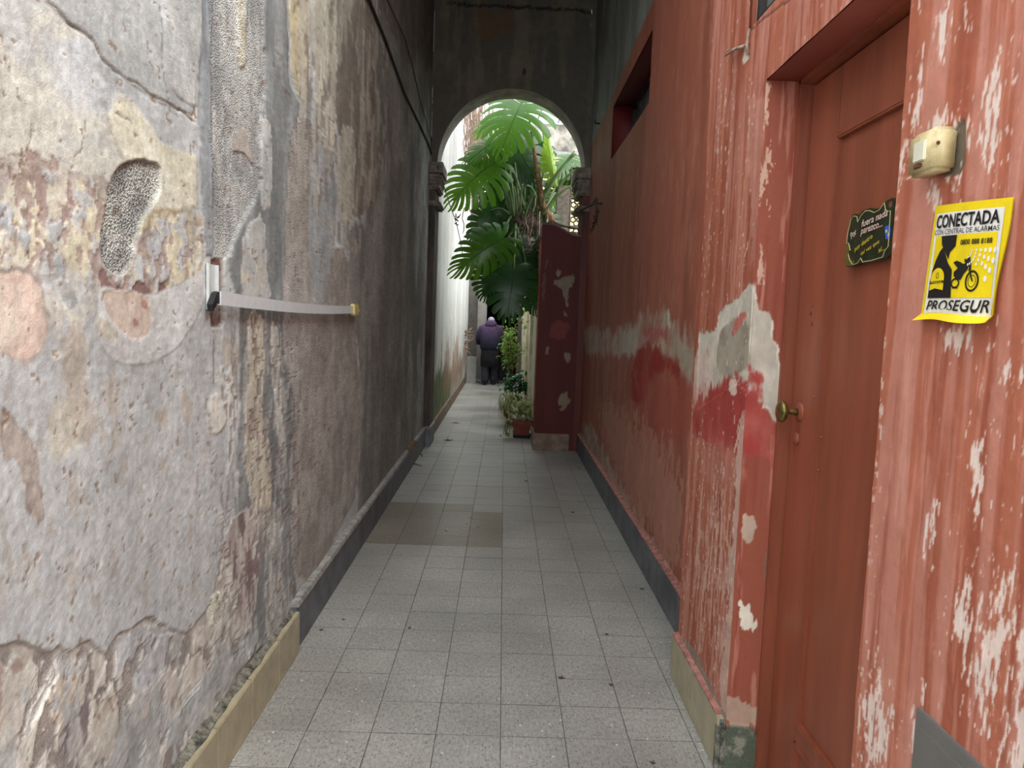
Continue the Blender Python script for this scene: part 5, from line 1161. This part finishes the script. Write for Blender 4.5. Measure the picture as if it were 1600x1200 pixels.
#      base px,py,Y   tip px,py,Y   width px  mesh  normal            stem from
LEAVES = [
 (820, 153, 9.6, 783, 214, 9.1, 112, 0, (-.1, -1, .75), (843, 290, 9.85)),
 (781, 218, 9.6, 730, 240, 9.35, 66, 0, (-.1, -1, .9), (800, 338, 9.75)),
 (768, 256, 9.45, 706, 300, 9.2, 92, 1, (.1, -1, .55), (800, 338, 9.75)),
 (786, 372, 9.35, 716, 412, 9.1, 78, 1, (.2, -1, .35), (800, 338, 9.75)),
 (803, 424, 9.3, 793, 490, 9.05, 88, 2, (0, -1, .2), (806, 350, 9.75)),
 (800, 218, 10.0, 838, 272, 9.8, 80, 2, (0, -1, .5), (812, 338, 9.8)),
 (832, 222, 10.1, 792, 258, 10.2, 74, 3, (.2, -1, .5), (830, 320, 9.9)),
 (796, 262, 9.9, 806, 318, 9.8, 70, 3, (0, -1, .3), (806, 345, 9.8)),
 (822, 262, 10.1, 836, 318, 9.9, 62, 2, (.1, -1, .2), (818, 345, 9.8)),
 (896, 244, 10.4, 868, 262, 10.0, 56, 0, (0, -1, .7), (846, 310, 9.9)),
 (888, 262, 10.3, 905, 290, 10.1, 44, 0, (0, -1, .7), (850, 310, 9.9)),
 (882, 290, 10.2, 856, 324, 10.0, 46, 0, (.2, -1, .4), (850, 330, 9.9)),
 (792, 352, 9.9, 770, 410, 9.7, 70, 2, (0, -1, .3), (806, 345, 9.8)),
 (806, 372, 9.8, 828, 430, 9.6, 74, 3, (0, -1, .3), (806, 350, 9.8)),
 (776, 300, 10.2, 786, 350, 10.0, 60, 2, (0, -1, .2), (800, 338, 9.8)),
 (772, 420, 9.6, 758, 462, 9.5, 60, 3, (.2, -1, .2), (803, 360, 9.8)),
 (812, 392, 9.7, 776, 436, 9.5, 76, 2, (.1, -1, .35), (806, 350, 9.8)),
 (826, 436, 9.6, 836, 480, 9.4, 56, 3, (-.2, -1, .2), (806, 350, 9.8)),
 (812, 300, 10.2, 830, 360, 10.1, 66, 3, (0, -1, .3), (806, 345, 9.9)),
 (766, 330, 9.9, 738, 372, 9.8, 48, 2, (.3, -1, .5), (800, 338, 9.8)),
 (786, 178, 10.2, 744, 200, 10.0, 50, 0, (0, -1, 1.0), (812, 300, 9.9)),
 (850, 340, 9.9, 846, 396, 9.8, 52, 3, (-.2, -1, .2), (848, 320, 9.9)),
 (842, 226, 10.2, 838, 262, 10.1, 54, 2, (.1, -1, .4), (846, 310, 9.9)),
 (784, 262, 10.1, 762, 310, 10.0, 66, 3, (.1, -1, .4), (800, 338, 9.8)),
 (812, 340, 10.2, 800, 390, 10.1, 80, 3, (.0, -1, .2), (806, 345, 9.9)),
 (786, 388, 10.1, 796, 440, 10.0, 70, 3, (.1, -1, .2), (806, 350, 9.9)),
 (890, 262, 10.5, 880, 300, 10.4, 50, 2, (.1, -1, .5), (850, 330, 9.9)),
]
for (bx, by, bY, tx, ty, tY, w_, mi, nr, st) in LEAVES:
    base = P(bx, by, bY); tip = P(tx, ty, tY)
    place_leaf(LM[mi], base, tip, px_(w_, (bY+tY)/2)/1.0, nr)
    petiole(P(*st), base+Vector((0, .01, 0)), .018, .010, .06, (0, -.3, 1))
o = place_leaf(LY, P(866, 282, 9.7), P(854, 196, 9.6), px_(44, 9.7), (.1, -1, .1)); o['label'] = 'pale yellow green young leaf, still upright'
for tw in (.9,): place_leaf(LY, P(866, 282, 9.7), P(858, 204, 9.75), px_(40, 9.7), (tw, -1, .1))
petiole(P(846, 318, 9.9), P(866, 282, 9.7)); petiole(P(842, 300, 9.85), P(848, 206, 9.8), .012, .008, .05, (1, 0, 0))
# trunk, stems, roots
MB().tube([root_, Vector((.66, 9.9, 2.72)), P(846, 318, 9.9), head, P(838, 262, 9.8), P(833, 224, 9.7)], [.05, .055, .05, .042, .03, .02], 8).build('trunk', M['bark'], ms, True)
MB().tube([Vector((.66, 9.95, 2.64)), P(828, 345, 9.85), P(812, 350, 9.8), crown], [.05, .05, .05, .035], 8).build('trunk', M['darktwig'], ms, True)
for (a_, b_) in (((846, 318), (898, 236)), ((850, 300), (900, 240)), ((800, 336), (775, 262)), ((803, 338), (794, 290)), ((808, 336), (803, 292)), ((812, 336), (816, 288)), ((820, 330), (800, 262)), ((838, 310), (822, 290)), ((848, 335), (893, 290)), ((818, 345), (836, 300)), ((868, 300), (906, 262))):
    petiole(P(a_[0], a_[1], 9.7), P(b_[0], b_[1], 9.55), .020, .012, .05)
for k in range(24):
    x = R2.uniform(806, 856); y = R2.uniform(300, 345); Y = R2.uniform(9.5, 9.95); L_ = R2.uniform(30, 115 if x > 830 else 70)
    pts = []; 
    for j in range(7): x += R2.gauss(-.6, 2.2); pts.append(P(x, y+L_*j/6, Y))
    MB().tube(pts, [R2.uniform(.003, .008)]*6+[.002], 5).build('aerial_root', M['twig'] if k % 3 == 0 else M['darktwig'], ms, True)
o = MB()
for k in range(420):
    x, y = R2.gauss(825, 13), R2.uniform(330, 440); Y = R2.uniform(9.6, 10.2); x = min(x, 852); p = P(x, y, Y); a = R2.uniform(0, 6.3)
    q = p+Vector((.12*math.cos(a), R2.uniform(-.05, .05), .12*math.sin(a)-.06)); o.tube([p, (p+q)/2+Vector((0, 0, .02)), q], [.004, .006, .002], 3)
tag(o.build('root_mass', M['darktwig'], ms), kind='stuff')
# pale hose along the coping
o = MB(); o.tube([P(838, 388, 9.6), P(846, 368, 9.3), Vector((XG-.02, 8.85, 2.60)), Vector((.50, 8.60, 2.66)), Vector((.62, 8.7, 2.62)), Vector((.80, 8.8, 2.60))], .013, 6)
tag(o.build('pale_root_rope', M['twig'], None, True), 'pale rope-like root looped over the top of the red pier', 'root')

# ---- plants at the foot of the garden wall
def strap_leaf_mesh(L_, w, bend, m, n_=6, name='leaf'):
    vs = []; fs = []
    for k in range(n_+1):
        t_ = k/n_; ww = w*math.sin(min(1, t_*1.1+.12)*math.pi)**.7*(1-t_*.25) if k < n_ else .001
        a = bend*t_; y = L_*t_*math.cos(a*.8); z = L_*t_*math.sin(.9-a) if bend > 0 else L_*t_
        vs += [(-ww/2, y, z+.2*ww), (0, y, z), (ww/2, y, z+.2*ww)]
    for k in range(n_):
        for j in range(2): fs.append((k*3+j, k*3+j+1, (k+1)*3+j+1, (k+1)*3+j))
    me = bpy.data.meshes.new(name); me.from_pydata(vs, [], fs); me.materials.append(m); me.polygons.foreach_set('use_smooth', [True]*len(fs)); return me
def plant_of(root, name, me, n_, c, sx, sy, sz, tilt=(0, 1), sc=(.7, 1.2)):
    for k in range(n_):
        o = bpy.data.objects.new('leaf', me); link(o, root)
        o.location = Vector(c)+Vector((R2.uniform(-sx, sx), R2.uniform(-sy, sy), R2.uniform(0, sz)))-Vector(root.location)
        o.rotation_euler = (R2.uniform(*tilt), R2.uniform(-.3, .3), R2.uniform(0, 6.283)); s_ = R2.uniform(*sc); o.scale = (s_, s_, s_)
# terracotta trough with trailing variegated plant
tp = Vector((.27, 9.55, 0))
tr = empty('terracotta_planter', tp, 'low terracotta trough of variegated trailing plants at the foot of the cream wall', 'planter')
o = MB()
def trough(o, z0, z1, a0, a1, b0, b1, cy):
    n_ = 4; c_ = [(-1, -1), (1, -1), (1, 1), (-1, 1)]
    vs = [(tp.x+x*a0, cy+y*b0, z0) for x, y in c_]+[(tp.x+x*a1, cy+y*b1, z1) for x, y in c_]
    o.add(vs, [(0, 1, 2, 3), (4, 7, 6, 5)]+[(i, (i+1) % 4, 4+(i+1) % 4, 4+i) for i in range(4)])
trough(o, .035, .19, .088, .120, .20, .23, tp.y); o.build('trough', M['terracotta'], tr)
o = MB(); trough(o, .185, .215, .130, .132, .245, .247, tp.y); o.build('rim', M['terracotta'], tr)
o = MB(); trough(o, .0, .035, .10, .11, .22, .23, tp.y); o.build('saucer', M['black'], tr)
vp = tr
vleaf = strap_leaf_mesh(.085, .05, 1.1, M['varieg']); 
plant_of(vp, 'leaf', vleaf, 110, (tp.x, tp.y-.02, .23), .12, .20, .22, (-.8, 1.0), (.8, 1.5))
for k in range(9):
    x = tp.x+R2.choice((-1, 1))*R2.uniform(.12, .20)-.02; y = tp.y-R2.uniform(.1, .28); pts = [Vector((tp.x+(x-tp.x)*.5, tp.y-.1, .24)), Vector((x, y, .22)), Vector((x+R2.uniform(-.04, .02), y-.02, .12)), Vector((x+R2.uniform(-.05, .02), y-.03, .05))]
    MB().tube(pts, .004, 5).build('runner', M['stem'], vp, True)
    for p in pts[1:]:
        for _ in range(2):
            o = bpy.data.objects.new('leaf', vleaf); link(o, vp); o.location = p-vp.location+Vector((R2.uniform(-.02, .02), -.01, 0)); o.rotation_euler = (R2.uniform(-1, .6), 0, R2.uniform(2, 4.3)); s_ = R2.uniform(.6, 1.1); o.scale = (s_, s_, s_)
def potted(name, c, label, hp, rp):
    e_ = empty(name, c, label, 'plant'); MB().lathe(c, (0, 0, 1), [(0, rp*.72), (hp*.85, rp*.95), (hp*.85, rp*1.06), (hp, rp*1.06), (hp, rp*.9), (hp-.02, rp*.85)], 18).build('pot', M['terracotta'], e_, False); return e_
sp = potted('spider_plant', Vector((.16, 10.55, 0)), 'pale striped spider plant with arching leaves behind the trough', .17, .10)
plant_of(sp, 'leaf', strap_leaf_mesh(.36, .020, 1.9, M['varieg'], 8), 80, (.13, 10.45, .2), .05, .05, .24, (-.3, .5), (.8, 1.3))
gp = potted('glossy_leaf_plant', Vector((.22, 11.0, 0)), 'dark glossy broad-leaved pot plant behind the spider plant', .2, .12)
plant_of(gp, 'leaf', strap_leaf_mesh(.34, .10, 1.3, M['gloss'], 6), 64, (.20, 10.95, .2), .09, .12, .48, (-.5, .4), (.6, 1.1))
gp2 = potted('broad_leaf_plant', Vector((.12, 11.45, 0)), 'dark pot plant with broad leaves reaching into the passage', .18, .11)
plant_of(gp2, 'leaf', strap_leaf_mesh(.30, .09, 1.0, M['gloss'], 6), 30, (.14, 11.4, .2), .10, .1, .42, (-.5, .5), (.6, 1.1))
sb = potted('young_shrub', Vector((.20, 12.0, 0)), 'slim bright green shrub on bare stems against the cream wall', .25, .13)
tops = []
for k in range(7):
    a_ = Vector((.20+R2.uniform(-.04, .04), 12+R2.uniform(-.04, .04), .22)); b_ = P(R2.uniform(788, 814), R2.uniform(498, 540), 12+R2.uniform(-.15, .15)); m_ = a_.lerp(b_, .55)+Vector((.03*(k % 3-1), 0, 0))
    MB().tube([a_, m_, b_], [.014, .010, .005], 6).build('stem', M['bark'], sb, True); tops += [m_.lerp(b_, t_) for t_ in (0.0, .2, .4, .6, .8, 1)]
for px, py in ((812, 497), (818, 500), (822, 508), (815, 494), (786, 540), (788, 556), (816, 545)): tops.append(P(px, py, 12)); MB().tube([P(804, py+16, 12), P(px, py, 12)], .004, 5).build('stem', M['bark'], sb, True)
sl = strap_leaf_mesh(.085, .034, 1.0, M['shrubleaf'], 4); slm = [(v.co.copy()) for v in sl.vertices]; slf = [tuple(p.vertices) for p in sl.polygons]
for k in range(290):
    t_ = R2.choice(tops); o = bpy.data.objects.new('leaf', sl); link(o, sb)
    q = t_+Vector((R2.gauss(0, .05), R2.gauss(0, .05), R2.gauss(0, .06))); q.x = min(q.x, XG-.07); o.location = q-sb.location; o.rotation_euler = (R2.uniform(-.9, .9), R2.uniform(-.5, .5), R2.uniform(0, 6.283)); s_ = R2.uniform(.9, 1.6); o.scale = (s_, s_, s_)
# dry twigs at the left foot of the end wall
o = MB()
for k in range(16):
    p = P(R2.uniform(738, 748), R2.uniform(518, 545), 16.4); q = p+Vector((R2.uniform(-.05, .15), R2.uniform(-.1, .1), R2.uniform(-.25, .2))); p.x = XL+.03; q.x = XL+.03+abs(q.x-p.x)*.5; o.tube([p, (p+q)/2+Vector((.02, 0, 0)), q], [.010, .008, .003], 4)
tag(o.build('twig_bundle', M['twig'], None, True), 'small bundle of dry twigs on the white wall beside the person', 'twigs')

# ================================================================== PERSON
pf = on(764, 601, 2, 0); PX, PY = pf[0]+.0, 16.95
person = empty('person', (PX, PY, 0), 'person seen from behind in a purple and navy hooded jacket, bent forward', 'person')
def pc(x, y, z): return (PX+x, PY+y, z)
def skin_body(name, verts, edges, radii, root, m, parent, levels=1):
    me = bpy.data.meshes.new(name); off = wloc(parent)
    me.from_pydata([(v[0]-off.x, v[1]-off.y, v[2]-off.z) for v in verts], edges, []); me.materials.append(m)
    o = bpy.data.objects.new(name, me); link(o, parent)
    bm = bmesh.new(); bm.from_mesh(me); L_ = bm.verts.layers.skin.verify(); bm.verts.ensure_lookup_table()
    for i, v in enumerate(bm.verts): v[L_].radius = (radii[i], radii[i]); v[L_].use_root = (i == root)
    bm.to_mesh(me); bm.free()
    a = o.modifiers.new('skin', 'SKIN'); a.use_smooth_shade = True; b = o.modifiers.new('subd', 'SUBSURF'); b.levels = levels; b.render_levels = levels
    return o
M['skin'] = mat('skin', (176, 128, 104), .6, var=.05, bump=.03)
M['trousers'] = mat('dark_trousers', (44, 46, 56), .85, var=.2, scale=12)
M['tunic'] = mat('black_tunic', (20, 21, 30), .9, var=.2, scale=12)
M['capm'] = mat('lavender_cap', (176, 170, 190), .8, var=.08, scale=20)
M['shoe'] = mat('black_shoe', (28, 28, 32), .5, var=.2)
m, nt, b = new_mat('purple_navy_jacket'); N, K = nt.nodes, nt.links
g = N.new('ShaderNodeNewGeometry'); sx = N.new('ShaderNodeSeparateXYZ'); K.new(g.outputs['Position'], sx.inputs[0])
mr = N.new('ShaderNodeMapRange'); mr.inputs['From Min'].default_value = .85; mr.inputs['From Max'].default_value = 1.4; K.new(sx.outputs['Z'], mr.inputs['Value'])
n_ = N.new('ShaderNodeTexNoise'); n_.inputs['Scale'].default_value = 7; n_.inputs['Detail'].default_value = 4; K.new(g.outputs['Position'], n_.inputs['Vector'])
ml = N.new('ShaderNodeMath'); ml.operation = 'MULTIPLY'; K.new(mr.outputs[0], ml.inputs[0]); K.new(n_.outputs['Fac'], ml.inputs[1])
rp_ = N.new('ShaderNodeValToRGB'); rp_.color_ramp.elements[0].position = .08; rp_.color_ramp.elements[0].color = L4((24, 28, 48)); rp_.color_ramp.elements[1].position = .6; rp_.color_ramp.elements[1].color = L4((74, 50, 84)); K.new(ml.outputs[0], rp_.inputs['Fac'])
K.new(rp_.outputs['Color'], b.inputs['Base Color']); b.inputs['Roughness'].default_value = .9; M['jacket'] = m
vs = [pc(0, 0, .86), pc(0, .03, 1.02), pc(0, .11, 1.22), pc(0, .20, 1.34), pc(0, .26, 1.40), pc(0, .32, 1.44)]
ed = [(0, 1), (1, 2), (2, 3), (3, 4), (4, 5)]; rd = [.13, .12, .13, .06, .08, .07]
def chain(pts, rads, at_):
    b_ = len(vs); 
    for i, (p, r) in enumerate(zip(pts, rads)): vs.append(pc(*p)); rd.append(r); ed.append((at_ if i == 0 else b_+i-1, b_+i))
    return b_+len(pts)-1
for sg in (-1, 1):
    step = .10 if sg > 0 else -.06
    chain([(sg*.09, 0, .80), (sg*.095, .03+step*.5, .46), (sg*.095, step-.03, .10), (sg*.095, step+.07, .04)], [.085, .058, .04, .035], 0)
    hx, hy, hz_ = (sg*.27, .26, .82) if sg > 0 else (sg*.20, .34, .98)
    w_ = chain([(sg*.17, .12, 1.27), (sg*.245, .08, 1.05), (hx*.97, hy-.09, hz_+.07), (hx, hy, hz_)], [.055, .042, .03, .03], 2)
    for f, (dx, L_) in enumerate(((-.030, .065), (-.011, .078), (.010, .074), (.028, .058))):
        chain([(hx+dx, hy+.04, hz_-.03), (hx+dx, hy+.04+L_*.5, hz_-.055), (hx+dx, hy+.02+L_*.5, hz_-.085)], [.010, .009, .008], w_)
    chain([(hx-sg*.035, hy+.0, hz_-.01), (hx-sg*.05, hy+.04, hz_-.04)], [.011, .009], w_)
body = skin_body('body', vs, ed, rd, 0, M['skin'], person)
o = MB(); o.loft([(pc(0, -.01, .80), .215, .150), (pc(0, -.02, .86), .235, .165), (pc(0, -.01, .98), .235, .175), (pc(0, .02, 1.10), .245, .18), (pc(0, .06, 1.22), .245, .175), (pc(0, .10, 1.32), .215, .15), (pc(0, .15, 1.385), .15, .12), (pc(0, .19, 1.42), .09, .08)], 24)
jk = o.build('jacket', M['jacket'], person, True)
o = MB(); o.loft([(pc(0, .03, 1.33), .10, .05), (pc(0, .05, 1.38), .135, .095), (pc(0, .10, 1.435), .125, .10), (pc(0, .16, 1.47), .09, .08), (pc(0, .2, 1.48), .04, .04)], 18); o.build('hood', M['jacket'], jk, True)
for sg in (-1, 1):
    hx, hy, hz_ = (sg*.27, .26, .82) if sg > 0 else (sg*.20, .34, .98)
    MB().tube([pc(sg*.12, .10, 1.33), pc(sg*.20, .10, 1.28), pc(sg*.255, .08, 1.15), pc(sg*.27, .08, 1.04), pc(sg*.272, .12, .97), pc(hx*.98, hy-.06, hz_+.055)], [.07, .092, .085, .075, .068, .045], 12).build('sleeve', M['jacket'], jk, True)
MB().loft([(pc(0, -.01, .42), .215, .15), (pc(0, -.015, .60), .215, .16), (pc(0, -.01, .82), .205, .15), (pc(0, 0, .9), .19, .14)], 22).build('tunic', M['tunic'], person, True)
for sg in (-1, 1):
    step = .10 if sg > 0 else -.06
    MB().loft([(pc(sg*.098, step-.03, .06), .082, .085), (pc(sg*.10, step-.02, .14), .084, .09), (pc(sg*.10, .03+step*.5, .46), .098, .10), (pc(sg*.095, 0, .75), .105, .12)], 16).build('trouser_leg', M['trousers'], person, True)
    MB().loft([(pc(sg*.098, step+.02, .004), .046, .13), (pc(sg*.098, step+.02, .03), .05, .135), (pc(sg*.098, step-.01, .075), .042, .095), (pc(sg*.098, step-.04, .10), .035, .05)], 16).build('shoe', M['shoe'], person, True)
hd = MB(); hd.loft([(pc(0, .27, 1.35), .05, .05), (pc(0, .29, 1.38), .068, .085), (pc(0, .30, 1.43), .076, .098), (pc(0, .29, 1.48), .074, .092), (pc(0, .27, 1.53), .055, .07), (pc(0, .26, 1.55), .02, .02)], 18); hd = hd.build('head', M['skin'], person, True)
MB().loft([(pc(0, .26, 1.455), .080, .100), (pc(0, .255, 1.49), .080, .098), (pc(0, .24, 1.535), .062, .078), (pc(0, .23, 1.56), .02, .03)], 18).build('cap', M['capm'], hd, True)
o = MB(); o.lathe(pc(0, .39, 1.42), (0, .8, -.4), [(0, .014), (.02, .012), (.03, .004)], 8)
for sg in (-1, 1): o.lathe(pc(sg*.078, .28, 1.43), (sg, 0, 0), [(-.005, .02), (.012, .018)], 8)
o.build('nose_and_ears', M['skin'], hd, True)
for sg in (-1, 1): MB().lathe(pc(sg*.028, .375, 1.45), (0, 1, -.3), [(0, .011), (.010, .009), (.014, .003)], 10).build('eye', M['shoe'], hd, True)
MB().box(pc(-.022, .375, 1.385), pc(.022, .392, 1.393), .003).build('mouth', M['terracotta'], hd)
# dark shopping trolley handle pushed by the person
tro = empty('shopping_trolley', (PX+.30, PY+.42, 0), 'dark wheeled shopping bag held at the right hand of the person', 'trolley')
o = MB(); o.box((PX+.20, PY+.40, .10), (PX+.48, PY+.62, .66), .02); o.build('bag', M['tunic'], tro)
o = MB(); o.tube([(PX+.27, PY+.36, .07), (PX+.27, PY+.36, .80), (PX+.42, PY+.36, .80), (PX+.42, PY+.36, .07)], .010); o.build('handle_frame', M['iron'], tro)
for sx_ in (.19, .47): MB().lathe((PX+sx_, PY+.42, .065), (1, 0, 0), [(0, .065), (.02, .065)], 16).build('wheel', M['black'], tro)
